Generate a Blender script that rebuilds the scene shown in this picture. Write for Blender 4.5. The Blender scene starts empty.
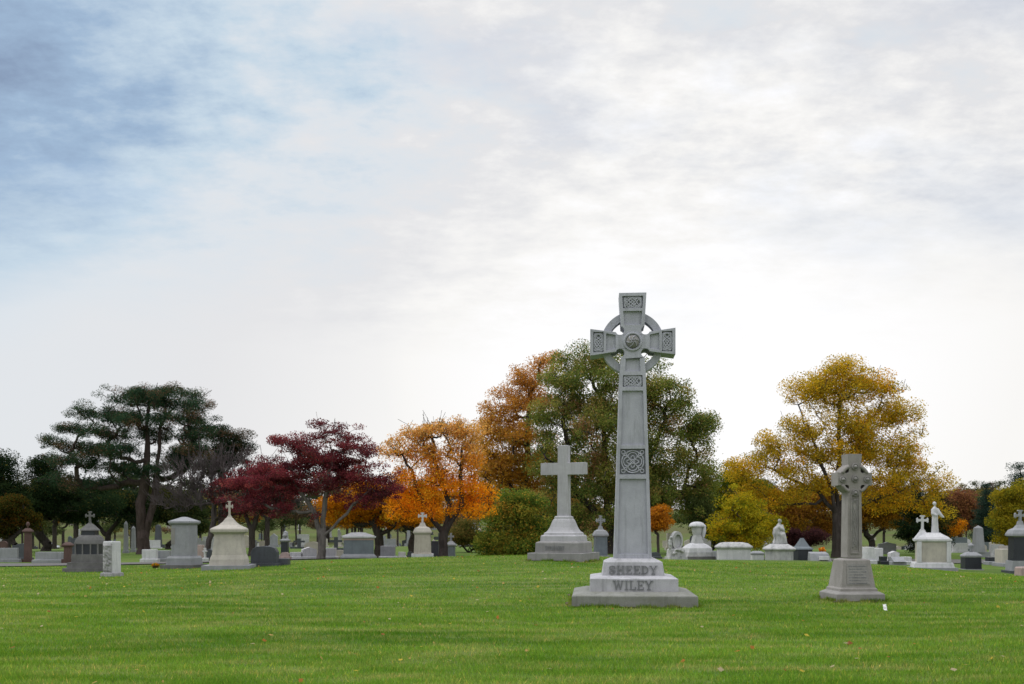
import bpy, bmesh, math, random
import numpy as np
from mathutils import Vector, Matrix
from mathutils.geometry import tessellate_polygon

random.seed(7)
R = np.random.RandomState(11)
scene = bpy.context.scene
col = scene.collection
EYE = 1.6
HY = 525.0            # image row of the eye level
F = 1000.0

# ------------------------------------------------------------------ ground
AX = [-60, -22, -18.4, -13, -8, -4, 1.5, 6.8, 12.5, 14.5, 16.5, 19, 24, 60]
AZ = [-.1, -.02, .0, .08, .24, .38, .47, .26, .17, .04, -.17, -.30, -.34, -.3]
def gz(x, y):
    x = np.asarray(x, float); y = np.asarray(y, float)
    A = np.interp(x, AX, AZ)
    w = np.where(y < 36, 14.0, 9.0)
    z = A*np.exp(-((y-36)/w)**2)
    t = np.clip((y-38)/14, 0, 1); t = t*t*(3-2*t)
    z = z - .16*t*np.clip((y-38)/6, 0, 1)
    dip = np.clip((y-55)/150, 0, 1); z = z - 3.0*dip*dip*(3-2*dip)
    far = np.clip((y-215)/230, 0, 1)
    z = z + 11.5*far**1.1
    roll = .035*np.sin(x*.31+1.3)*np.sin(y*.23+.4)*np.clip((y-6)/10, 0, 1)
    z = z + roll + np.clip((y-60)/80, 0, 1)*.5*np.sin(x*.045+.9+y*.01)
    return z
def gzf(x, y): return float(gz(x, y))
def solveD(px, py, lo=8, hi=60):
    """distance at which the visible lawn projects to that picture row"""
    for D in np.arange(lo, hi, .1):
        X = (px-512)*D/F
        if HY + F*(EYE-gzf(X, D))/D <= py: return float(D)
    return None

# ------------------------------------------------------------------ helpers
def link(o, parent=None):
    col.objects.link(o)
    if parent is not None: o.parent = parent
    return o
def tag(o, label=None, cat=None, group=None, kind=None):
    if label: o['label'] = label
    if cat: o['category'] = cat
    if group: o['group'] = group
    if kind: o['kind'] = kind
    return o
def thing(name, label, cat, loc, rot=0, group=None):
    o = bpy.data.objects.new(name, None); o.empty_display_size = .2
    o.location = loc; o.rotation_euler = (0, 0, math.radians(rot))
    link(o); return tag(o, label, cat, group)
def fast(name, V, Fc, mat, parent=None, colr=None, smooth=False):
    V = np.asarray(V, np.float32); Fc = np.asarray(Fc, np.int32)
    k = Fc.shape[1]
    me = bpy.data.meshes.new(name)
    me.vertices.add(len(V)); me.vertices.foreach_set('co', V.ravel())
    me.loops.add(Fc.size); me.loops.foreach_set('vertex_index', Fc.ravel())
    me.polygons.add(len(Fc)); me.polygons.foreach_set('loop_start', np.arange(0, Fc.size, k, dtype=np.int32))
    me.polygons.foreach_set('loop_total', np.full(len(Fc), k, np.int32))
    if smooth: me.polygons.foreach_set('use_smooth', np.ones(len(Fc), bool))
    if colr is not None:
        a = me.color_attributes.new('lc', 'FLOAT_COLOR', 'POINT')
        c = np.ones((len(V), 4), np.float32); c[:, :3] = colr
        a.data.foreach_set('color', c.ravel())
    me.update(calc_edges=True)
    me.materials.append(mat)
    return link(bpy.data.objects.new(name, me), parent)

class MB:
    def __init__(s): s.v = []; s.f = []
    def add(s, vs, fs):
        n = len(s.v); s.v += [tuple(map(float, v)) for v in vs]; s.f += [tuple(i+n for i in f) for f in fs]; return s
    def box(s, cx, cy, cz, sx, sy, sz, M=None):
        vs = [Vector((cx+a*sx/2, cy+b*sy/2, cz+c*sz/2)) for c in (-1, 1) for a, b in ((-1, -1), (1, -1), (1, 1), (-1, 1))]
        if M: vs = [M @ v for v in vs]
        return s.add(vs, [(3, 2, 1, 0), (4, 5, 6, 7), (0, 1, 5, 4), (1, 2, 6, 5), (2, 3, 7, 6), (3, 0, 4, 7)])
    def rect_loft(s, prof, off=(0, 0)):
        """prof: (half_x, half_y, z) from the bottom up"""
        vs = []
        for hx, hy, z in prof:
            vs += [(off[0]-hx, off[1]-hy, z), (off[0]+hx, off[1]-hy, z), (off[0]+hx, off[1]+hy, z), (off[0]-hx, off[1]+hy, z)]
        n = len(prof); fs = [(3, 2, 1, 0), tuple(4*(n-1)+i for i in range(4))]
        for k in range(n-1):
            for i in range(4):
                j = (i+1) % 4; fs.append((4*k+i, 4*k+j, 4*k+4+j, 4*k+4+i))
        return s.add(vs, fs)
    def lathe(s, prof, n=20, c=(0, 0), ry=1.0, M=None):
        vs = []
        for r, z in prof:
            for i in range(n):
                a = 2*math.pi*i/n; v = Vector((c[0]+r*math.cos(a), c[1]+ry*r*math.sin(a), z))
                vs.append(M @ v if M else v)
        m = len(prof); fs = [tuple(reversed(range(n))), tuple((m-1)*n+i for i in range(n))]
        for k in range(m-1):
            for i in range(n):
                j = (i+1) % n; fs.append((k*n+i, k*n+j, (k+1)*n+j, (k+1)*n+i))
        return s.add(vs, fs)
    def plate(s, outer, holes, y0, y1, bev=0):
        """polygon(s) in x,z, extruded from y0 (front) to y1 (back)"""
        loops = [outer]+list(holes)
        pts = [p for l in loops for p in l]
        tris = tessellate_polygon([[Vector((p[0], p[1], 0)) for p in l] for l in loops])
        n = len(pts)
        vs = [(p[0], y0, p[1]) for p in pts]+[(p[0], y1, p[1]) for p in pts]
        fs = []
        for t in tris:
            a, b, c = [Vector(pts[i]) for i in t]
            cr = (b-a).x*(c-a).y-(b-a).y*(c-a).x
            if abs(cr) < 1e-12: continue
            t = tuple(t) if cr > 0 else tuple(reversed(t))
            fs.append(t); fs.append(tuple(i+n for i in reversed(t)))
        k = 0
        for l in loops:
            m = len(l)
            for i in range(m):
                a, b = k+i, k+(i+1) % m; fs.append((a, b, b+n, a+n))
            k += m
        return s.add(vs, fs)
    def tube(s, pts, r, n=5, closed=False):
        P = [Vector(p) for p in pts]; m = len(P); vs = []
        rs = r if isinstance(r, (list, tuple)) else [r]*m
        for i, p in enumerate(P):
            a = P[i-1] if (i > 0 or closed) else p; b = P[(i+1) % m] if (i < m-1 or closed) else p
            d = (b-a).normalized() if (b-a).length > 1e-9 else Vector((0, 0, 1))
            u = d.cross(Vector((.13, 1, .07))).normalized(); w = d.cross(u)
            for k in range(n):
                t = 2*math.pi*k/n; vs.append(p+(u*math.cos(t)+w*math.sin(t))*rs[i])
        fs = []
        for i in range(m if closed else m-1):
            for k in range(n):
                j = (k+1) % n; a = i*n; b = ((i+1) % m)*n
                fs.append((a+k, a+j, b+j, b+k))
        if not closed: fs += [tuple(reversed(range(n))), tuple((m-1)*n+i for i in range(n))]
        return s.add(vs, fs)
    def ball(s, c, r, sc=(1, 1, 1), n=14):
        pr = [(math.sin(math.pi*k/10)*r+1e-4, -math.cos(math.pi*k/10)*r) for k in range(11)]
        return s.lathe(pr, n, M=Matrix.Translation(c) @ Matrix.Diagonal((sc[0], sc[1], sc[2], 1)))
    def build(s, name, mat, parent=None, smooth=False, bevel=0, remesh=0, chip=0):
        me = bpy.data.meshes.new(name); me.from_pydata(s.v, [], s.f)
        bm = bmesh.new(); bm.from_mesh(me)
        bmesh.ops.recalc_face_normals(bm, faces=bm.faces)
        bm.to_mesh(me); bm.free()
        me.materials.append(mat)
        if smooth: me.polygons.foreach_set('use_smooth', [True]*len(me.polygons))
        o = link(bpy.data.objects.new(name, me), parent)
        if remesh:
            m = o.modifiers.new('r', 'REMESH'); m.mode = 'VOXEL'; m.voxel_size = remesh; m.use_smooth_shade = True
            m2 = o.modifiers.new('s', 'SMOOTH'); m2.factor = .5; m2.iterations = 3
            dg = bpy.context.evaluated_depsgraph_get(); dg.update()
            nm = bpy.data.meshes.new_from_object(o.evaluated_get(dg)); nm.name = name
            o.modifiers.clear(); o.data = nm
            if not nm.materials: nm.materials.append(mat)
        if bevel:
            m = o.modifiers.new('bevel', 'BEVEL'); m.width = bevel; m.segments = 2; m.limit_method = 'ANGLE'; m.angle_limit = math.radians(35)
        return o

# ------------------------------------------------------------------ materials
def newmat(name):
    m = bpy.data.materials.new(name); m.use_nodes = True
    nt = m.node_tree; nt.nodes.clear()
    return m, nt, nt.nodes, nt.links
def N(ns, t, **kw):
    n = ns.new(t)
    for k, v in kw.items(): setattr(n, k, v)
    return n
def noise(ns, ls, vec, scale, detail=5, rough=.6):
    n = ns.new('ShaderNodeTexNoise'); n.inputs['Scale'].default_value = scale
    n.inputs['Detail'].default_value = detail; n.inputs['Roughness'].default_value = rough
    ls.new(vec, n.inputs['Vector']); return n.outputs['Fac']
def mapping(ns, ls, vec, scale, loc=(0, 0, 0)):
    n = ns.new('ShaderNodeMapping'); n.inputs['Scale'].default_value = scale; n.inputs['Location'].default_value = loc
    ls.new(vec, n.inputs['Vector']); return n.outputs[0]
def rng(ns, ls, v, a, b, c=0, d=1):
    n = ns.new('ShaderNodeMapRange'); ls.new(v, n.inputs[0])
    for i, x in enumerate((a, b, c, d)): n.inputs[i+1].default_value = x
    return n.outputs[0]
def mixc(ns, ls, fac, a, b, mode='MIX'):
    n = ns.new('ShaderNodeMix'); n.data_type = 'RGBA'; n.blend_type = mode
    if isinstance(fac, (int, float)): n.inputs[0].default_value = fac
    else: ls.new(fac, n.inputs[0])
    for i, x in ((6, a), (7, b)):
        if isinstance(x, (tuple, list)): n.inputs[i].default_value = (*x[:3], 1)
        else: ls.new(x, n.inputs[i])
    return n.outputs[2]
def math_(ns, ls, op, a, b=None):
    n = ns.new('ShaderNodeMath'); n.operation = op
    for i, x in ((0, a), (1, b)):
        if x is None: continue
        if isinstance(x, (int, float)): n.inputs[i].default_value = x
        else: ls.new(x, n.inputs[i])
    return n.outputs[0]

def stone(name, c, c2=None, stain=(.10, .10, .09), amt=.5, rough=.8, bump=.25, speck=60, sc=1.0, moss=0):
    m, nt, ns, ls = newmat(name)
    out = N(ns, 'ShaderNodeOutputMaterial'); p = N(ns, 'ShaderNodeBsdfPrincipled')
    ls.new(p.outputs[0], out.inputs[0])
    co = N(ns, 'ShaderNodeTexCoord').outputs['Object']
    c2 = c2 or tuple(x*.72 for x in c)
    big = noise(ns, ls, co, 2.2*sc, 6, .65)
    a = mixc(ns, ls, rng(ns, ls, big, .35, .68), c, c2)
    sp = noise(ns, ls, co, speck, 2, .7)
    a = mixc(ns, ls, rng(ns, ls, sp, .35, .7, .0, .45), a, tuple(x*.55 for x in c))
    run = noise(ns, ls, mapping(ns, ls, co, (9*sc, 9*sc, 1.1*sc), (3, 1, 0)), 1.0, 5, .7)
    a = mixc(ns, ls, rng(ns, ls, run, .50, .75, 0, amt), a, stain)
    if moss:
        mo = noise(ns, ls, co, 5, 5, .7)
        a = mixc(ns, ls, rng(ns, ls, mo, .5, .72, 0, moss), a, (.10, .11, .05))
    ls.new(a, p.inputs['Base Color'])
    p.inputs['Roughness'].default_value = rough; p.inputs['Specular IOR Level'].default_value = .3
    b = N(ns, 'ShaderNodeBump'); b.inputs['Strength'].default_value = bump; b.inputs['Distance'].default_value = .02
    h = math_(ns, ls, 'ADD', noise(ns, ls, co, 28, 6, .7), math_(ns, ls, 'MULTIPLY', big, .8))
    ls.new(h, b.inputs['Height']); ls.new(b.outputs[0], p.inputs['Normal'])
    return m
def leafmat(name, trans=.35):
    m, nt, ns, ls = newmat(name)
    out = N(ns, 'ShaderNodeOutputMaterial')
    at = N(ns, 'ShaderNodeAttribute', attribute_name='lc')
    d = N(ns, 'ShaderNodeBsdfDiffuse'); t = N(ns, 'ShaderNodeBsdfTranslucent'); mx = N(ns, 'ShaderNodeMixShader')
    ls.new(at.outputs['Color'], d.inputs[0]); ls.new(at.outputs['Color'], t.inputs[0])
    mx.inputs[0].default_value = trans
    ls.new(d.outputs[0], mx.inputs[1]); ls.new(t.outputs[0], mx.inputs[2]); ls.new(mx.outputs[0], out.inputs[0])
    return m
def bark(name, c):
    m, nt, ns, ls = newmat(name)
    out = N(ns, 'ShaderNodeOutputMaterial'); p = N(ns, 'ShaderNodeBsdfPrincipled'); ls.new(p.outputs[0], out.inputs[0])
    co = N(ns, 'ShaderNodeTexCoord').outputs['Object']
    v = noise(ns, ls, mapping(ns, ls, co, (9, 9, 2)), 1, 6, .7)
    a = mixc(ns, ls, rng(ns, ls, v, .35, .7), c, tuple(x*.4 for x in c)); ls.new(a, p.inputs['Base Color'])
    p.inputs['Roughness'].default_value = .95; p.inputs['Specular IOR Level'].default_value = .1
    b = N(ns, 'ShaderNodeBump'); b.inputs['Strength'].default_value = .6; b.inputs['Distance'].default_value = .05
    ls.new(v, b.inputs['Height']); ls.new(b.outputs[0], p.inputs['Normal'])
    return m
def plain(name, c, rough=.5, metal=0, spec=.5):
    m, nt, ns, ls = newmat(name)
    out = N(ns, 'ShaderNodeOutputMaterial'); p = N(ns, 'ShaderNodeBsdfPrincipled'); ls.new(p.outputs[0], out.inputs[0])
    co = N(ns, 'ShaderNodeTexCoord').outputs['Object']
    v = noise(ns, ls, co, 6, 4, .6)
    ls.new(mixc(ns, ls, rng(ns, ls, v, .3, .7), c, tuple(x*.8 for x in c)), p.inputs['Base Color'])
    p.inputs['Roughness'].default_value = rough; p.inputs['Metallic'].default_value = metal; p.inputs['Specular IOR Level'].default_value = spec
    return m

S_main = stone('blue_grey_granite', (.445, .455, .515), (.34, .35, .40), stain=(.17, .18, .19), amt=.6, bump=.25, speck=90)
S_mainb = stone('grey_granite_steps', (.48, .48, .52), (.37, .37, .40), stain=(.13, .135, .13), amt=.65, bump=.4, speck=90, moss=.12)
S_plinth = stone('weathered_plinth_granite', (.26, .265, .25), (.18, .185, .165), stain=(.09, .095, .075), amt=.7, bump=.5, moss=.35)
S_letter = stone('lettering_granite', (.22, .225, .24), (.13, .135, .145), amt=.3, bump=.2)
S_latin = stone('pale_grey_granite', (.43, .43, .46), (.34, .34, .37), stain=(.17, .17, .16), amt=.45)
S_latinb = stone('stained_grey_granite', (.29, .285, .285), (.20, .20, .205), stain=(.12, .12, .11), amt=.6, bump=.4)
S_right = stone('brownish_grey_granite', (.31, .295, .285), (.22, .205, .195), stain=(.14, .13, .12), amt=.5, bump=.35)
S_rightp = stone('inscribed_grey_granite', (.28, .272, .265), (.20, .192, .187), stain=(.13, .12, .11), amt=.5, bump=.35)
S_white = stone('white_marble', (.60, .60, .63), (.43, .44, .47), stain=(.2, .22, .22), amt=.5, bump=.2)
S_marb = stone('stained_marble', (.50, .50, .51), (.30, .31, .32), stain=(.08, .09, .09), amt=.75, bump=.4)
S_cream = stone('cream_limestone', (.48, .45, .40), (.36, .34, .31), stain=(.2, .19, .17), amt=.4)
S_tan = stone('tan_limestone', (.45, .42, .36), (.34, .31, .27), stain=(.13, .12, .11), amt=.5)
S_grey = stone('mid_grey_granite', (.30, .31, .335), (.22, .23, .25), stain=(.14, .15, .15), amt=.4)
S_blue = stone('slate_blue_granite', (.15, .18, .205), (.11, .13, .15), stain=(.06, .07, .08), amt=.4, rough=.5)
S_dark = stone('dark_granite', (.075, .085, .10), (.05, .055, .065), stain=(.03, .03, .035), amt=.4, rough=.45)
S_black = stone('black_polished_granite', (.03, .035, .045), (.02, .022, .03), stain=(.015, .015, .02), amt=.3, rough=.3)
S_red = stone('red_brown_sandstone', (.11, .068, .06), (.075, .045, .04), stain=(.05, .03, .03), amt=.5)
S_pink = stone('pinkish_granite', (.40, .31, .29), (.3, .23, .22), amt=.4)
S_rock = stone('rock_faced_granite', (.40, .40, .41), (.20, .20, .21), stain=(.10, .10, .10), amt=.7, bump=1.0, sc=3)
S_dim = stone('dull_grey_stone', (.17, .168, .172), (.09, .088, .09), stain=(.08, .08, .08), amt=.6)  # darker grey stone with dark streaks
S_recess = stone('shaded_dirty_recess_granite', (.17, .18, .20), (.12, .13, .145), amt=.4)  # dark tone carries painted occlusion shade along with dirt
LEAF = leafmat('autumn_leaves', .5)
NEEDLE = leafmat('conifer_needles', .25)
BARK = bark('dark_bark', (.07, .06, .055))
BARK2 = bark('grey_bark', (.17, .155, .145))
BARKP = bark('pine_bark', (.085, .065, .06))

# ground materials
def grasscolor(ns, ls, dry=True):
    co = N(ns, 'ShaderNodeNewGeometry').outputs['Position']
    s1 = noise(ns, ls, mapping(ns, ls, co, (.13, .62, 1)), 1.0, 6, .66)     # mowing direction runs across the view
    s2 = noise(ns, ls, mapping(ns, ls, co, (.55, 2.6, 1), (5, 3, 0)), 1.0, 6, .7)
    s3 = noise(ns, ls, co, .22, 3, .5)
    s4 = noise(ns, ls, co, 9.0, 4, .7)
    a = mixc(ns, ls, rng(ns, ls, s1, .38, .62), (.085, .205, .014), (.215, .370, .045))
    a = mixc(ns, ls, rng(ns, ls, s2, .49, .63, 0, .8), a, (.42, .41, .15))
    a = mixc(ns, ls, rng(ns, ls, s2, .46, .32, 0, .7), a, (.065, .175, .012))
    a = mixc(ns, ls, rng(ns, ls, s3, .35, .65, 0, .35), a, (.19, .32, .035))
    a = mixc(ns, ls, rng(ns, ls, s4, .3, .7, 0, .3), a, (.04, .11, .01))
    return a, s2, s4
m, nt, ns, ls = newmat('lawn_turf'); M_lawn = m
out = N(ns, 'ShaderNodeOutputMaterial'); p = N(ns, 'ShaderNodeBsdfPrincipled'); ls.new(p.outputs[0], out.inputs[0])
a, s2, s4 = grasscolor(ns, ls); a = mixc(ns, ls, .62, a, (.035, .05, .018)); co_ = N(ns, 'ShaderNodeNewGeometry').outputs['Position']; sp_ = N(ns, 'ShaderNodeSeparateXYZ'); ls.new(co_, sp_.inputs[0]); dry_ = noise(ns, ls, co_, .05, 5, .7); a = mixc(ns, ls, math_(ns, ls, 'MULTIPLY', rng(ns, ls, sp_.outputs[1], 60, 170), rng(ns, ls, dry_, .35, .6, .25, .95)), a, (.085, .085, .035)); ls.new(a, p.inputs['Base Color']); p.inputs['Roughness'].default_value = .95; p.inputs['Specular IOR Level'].default_value = .1  # blade self-shadow and thatch put in as a darker turf colour
b = N(ns, 'ShaderNodeBump'); b.inputs['Strength'].default_value = .7; b.inputs['Distance'].default_value = .05
ls.new(s4, b.inputs['Height']); ls.new(b.outputs[0], p.inputs['Normal'])
m, nt, ns, ls = newmat('grass_blades'); M_blade = m
out = N(ns, 'ShaderNodeOutputMaterial'); a, s2, s4 = grasscolor(ns, ls)
at = N(ns, 'ShaderNodeAttribute', attribute_name='lc')
a = mixc(ns, ls, 1.0, a, at.outputs['Color'], 'MULTIPLY')
d = N(ns, 'ShaderNodeBsdfDiffuse'); t = N(ns, 'ShaderNodeBsdfTranslucent'); mx = N(ns, 'ShaderNodeMixShader'); mx.inputs[0].default_value = .35
ls.new(a, d.inputs[0]); ls.new(a, t.inputs[0]); ls.new(d.outputs[0], mx.inputs[1]); ls.new(t.outputs[0], mx.inputs[2]); ls.new(mx.outputs[0], out.inputs[0])
M_road = stone('asphalt', (.13, .125, .12), (.09, .088, .085), stain=(.06, .06, .06), amt=.4, rough=.9, bump=.4)

# ------------------------------------------------------------------ ground sheet
xs = np.concatenate([-np.geomspace(900, 32, 26), np.arange(-30, 30.01, .6), np.geomspace(32, 900, 26)])
ys = np.concatenate([[-400, -150, -60, -20, -5, 0, 4], np.arange(6, 64, .6), np.geomspace(65, 1500, 44)])
XX, YY = np.meshgrid(xs, ys); ZZ = gz(XX, YY); ZZ = np.minimum(ZZ, 14)
V = np.stack([XX.ravel(), YY.ravel(), ZZ.ravel()], 1)
nx, ny = len(xs), len(ys)
I = np.arange(nx*ny).reshape(ny, nx)
Fc = np.stack([I[:-1, :-1].ravel(), I[:-1, 1:].ravel(), I[1:, 1:].ravel(), I[1:, :-1].ravel()], 1)
tag(fast('ground', V, Fc, M_lawn, smooth=True), kind='structure')

# drive behind the lawn
rp = [(-75, 37.5), (-45, 39), (-30, 39.8), (-20, 40.3), (-14, 41.2), (-9, 43.5), (-4, 47), (2, 50), (10, 51), (20, 49.5), (32, 47.5), (60, 46), (90, 46)]
rx = np.arange(-75, 90, .5); ry = np.interp(rx, [q[0] for q in rp], [q[1] for q in rp])
ry = np.convolve(np.pad(ry, 6, mode='edge'), np.ones(13)/13, 'valid')
cols = np.linspace(-2.5, 2.1, 9)
P = np.stack([np.stack([rx, ry+c, gz(rx, ry+c)+.035], 1) for c in cols], 1)
I = np.arange(P.shape[0]*9).reshape(-1, 9)
Fc = np.stack([I[:-1, :-1].ravel(), I[1:, :-1].ravel(), I[1:, 1:].ravel(), I[:-1, 1:].ravel()], 1)
tag(fast('road', P.reshape(-1, 3), Fc, M_road, smooth=True), kind='structure')

# grass blades
def blades(name, n, y0, y1, h, w, label):
    q_ = R.beta(1.0, 1.7, n) if y0 < 10 else R.beta(1.5, 1.3, n)
    y = y0+(y1-y0)*q_; x = R.uniform(-.56, .56, n)*y
    z = gz(x, y)
    # clumpy density
    keep = (np.sin(x*3.1+np.sin(y*2.3)*2)+np.sin(y*7.7+x*1.9) + R.uniform(-2.6, 2.6, n)) > -1.3
    ok = keep
    for cx, cy, r in ((2.39, 19.75, 1.13), (6.83, 20.2, .55), (1.7, 32.4, .9)):
        ok &= ~((np.abs(x-cx) < r) & (np.abs(y-cy) < r))
    x, y, z = x[ok], y[ok], z[ok]; n = len(x)
    hh = h*R.uniform(.5, 1.25, n); a = R.uniform(0, 2*np.pi, n); ww = w*R.uniform(.7, 1.3, n)
    lx = R.normal(0, .45, n)*hh; ly = R.normal(0, .45, n)*hh
    v = np.empty((n, 3, 3)); ca, sa = np.cos(a)*ww/2, np.sin(a)*ww/2
    v[:, 0] = np.stack([x-ca, y-sa, z-.005], 1); v[:, 1] = np.stack([x+ca, y+sa, z-.005], 1)
    v[:, 2] = np.stack([x+lx, y+ly, z+hh], 1)
    c = np.ones((n, 3, 3))*R.uniform(.75, 1.45, (n, 1, 1))
    yl = R.uniform(0, 1, n) < .07
    c[yl] *= np.array([2.3, 1.35, 1.6])
    tag(fast(name, v.reshape(-1, 3), np.arange(3*n).reshape(-1, 3), M_blade, colr=c.reshape(-1, 3)), label, 'grass', kind='stuff')
blades('grass', 330000, 8.8, 22, .05, .010, 'short mown green grass with yellowish streaks in the foreground')
blades('grass', 260000, 14, 38, .05, .015, 'short mown green grass around the stone crosses further off')

# longer untrimmed grass against the bases
def fringe(cx, cy, h, rot, n, hh_):
    a = math.radians(rot); t = R.uniform(-1, 1, n)*h; side = R.randint(0, 4, n); o = h+np.abs(R.normal(.0, .035, n))
    lx = np.where(side == 0, t, np.where(side == 1, t, np.where(side == 2, -o, o))); ly = np.where(side == 0, -o, np.where(side == 1, o, t))
    x = cx+lx*math.cos(a)-ly*math.sin(a); y = cy+lx*math.sin(a)+ly*math.cos(a); z = gz(x, y)
    patch = .35+.65*(np.sin(x*9+1)*np.sin(y*7+x*3) > -.2)
    H = hh_*R.uniform(.4, 1.4, n)*patch; A = R.uniform(0, 6.28, n); v = np.empty((n, 3, 3)); w_ = .007
    v[:, 0] = np.stack([x-np.cos(A)*w_, y-np.sin(A)*w_, z-.01], 1); v[:, 1] = np.stack([x+np.cos(A)*w_, y+np.sin(A)*w_, z-.01], 1)
    v[:, 2] = np.stack([x+R.normal(0, .3, n)*H, y+R.normal(0, .3, n)*H, z+H], 1)
    return v
vv = np.concatenate([fringe(2.37, 19.72, 1.165, -4.6, 5000, .075), fringe(6.86, 20.2, .49, 3, 2400, .075), fringe(1.69, 32.4, .93, -21, 3000, .08)])
cq = np.repeat(np.ones((len(vv), 3))*R.uniform(.6, 1.3, (len(vv), 1))*np.array([1.15, 1, 1]), 3, 0)
tag(fast('grass', vv.reshape(-1, 3), np.arange(3*len(vv)).reshape(-1, 3), M_blade, colr=cq), 'longer untrimmed grass fringing the bases of the stone crosses', 'grass', kind='stuff')

m, nt, ns, ls = newmat('bare_soil'); M_soil = m
out = N(ns, 'ShaderNodeOutputMaterial'); p = N(ns, 'ShaderNodeBsdfPrincipled'); ls.new(p.outputs[0], out.inputs[0])
co = N(ns, 'ShaderNodeNewGeometry').outputs['Position']
ls.new(mixc(ns, ls, rng(ns, ls, noise(ns, ls, co, 14, 5, .7), .35, .65), (.10, .07, .045), (.05, .05, .02)), p.inputs['Base Color']); p.inputs['Roughness'].default_value = 1
def soil(cx, cy, h, rot, grow_):
    a = math.radians(rot); n = 96; V = [(cx, cy, gzf(cx, cy)+.03)]; 
    for i in range(n):
        t = 2*math.pi*i/n; c, s_ = math.cos(t), math.sin(t); k = (h+grow_*(.6+.5*math.sin(5*t+cx)+.35*math.sin(11*t+cy)))/max(abs(c), abs(s_))
        lx, ly = c*k, s_*k; x = cx+lx*math.cos(a)-ly*math.sin(a); y = cy+lx*math.sin(a)+ly*math.cos(a); V.append((x, y, gzf(x, y)+.022))
    tag(fast('soil', V, [(0, 1+i, 1+(i+1) % n) for i in range(n)], M_soil), kind='structure')
soil(2.37, 19.72, 1.17, -4.6, .10); soil(6.86, 20.2, .49, 3, .07); soil(1.69, 32.4, .93, -21, .09)

# fallen leaves
def quadleaves(P, size, asp=1.0, flat=0.0, up=0.0, r=R):
    n = len(P); u = r.normal(size=(n, 3)); u[:, 2] *= (1-flat); u /= np.linalg.norm(u, axis=1)[:, None]
    w = r.normal(size=(n, 3)); w[:, 2] *= (1-flat); w -= u*(w*u).sum(1)[:, None]; w /= np.linalg.norm(w, axis=1)[:, None]
    s = size*r.uniform(.6, 1.3, n)[:, None]
    a = u*s*.5; b = w*s*.5*asp
    # a folded leaf outline: rhombus
    v = np.stack([P-a, P-b*.9-a*r.uniform(-.3, .4, (n, 1)), P+a, P+b*.9+a*r.uniform(-.3, .4, (n, 1))], 1)
    return v.reshape(-1, 3), np.arange(4*n).reshape(-1, 4)
n = 420
y = np.sqrt(R.uniform(9**2, 36**2, n)); x = R.uniform(-.55, .55, n)*y
Pq = np.stack([x, y, gz(x, y)+.045], 1)
v, f = quadleaves(Pq, .07, .8, flat=.75)
cc = np.array([(.50, .20, .06), (.55, .36, .14), (.55, .45, .30), (.35, .14, .06), (.6, .45, .08)])[R.randint(0, 5, n)]
tag(fast('fallen_leaves', v, f, LEAF, colr=np.repeat(cc, 4, 0)), 'dry tan and orange fallen leaves scattered over the lawn', 'leaves', kind='stuff')

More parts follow.
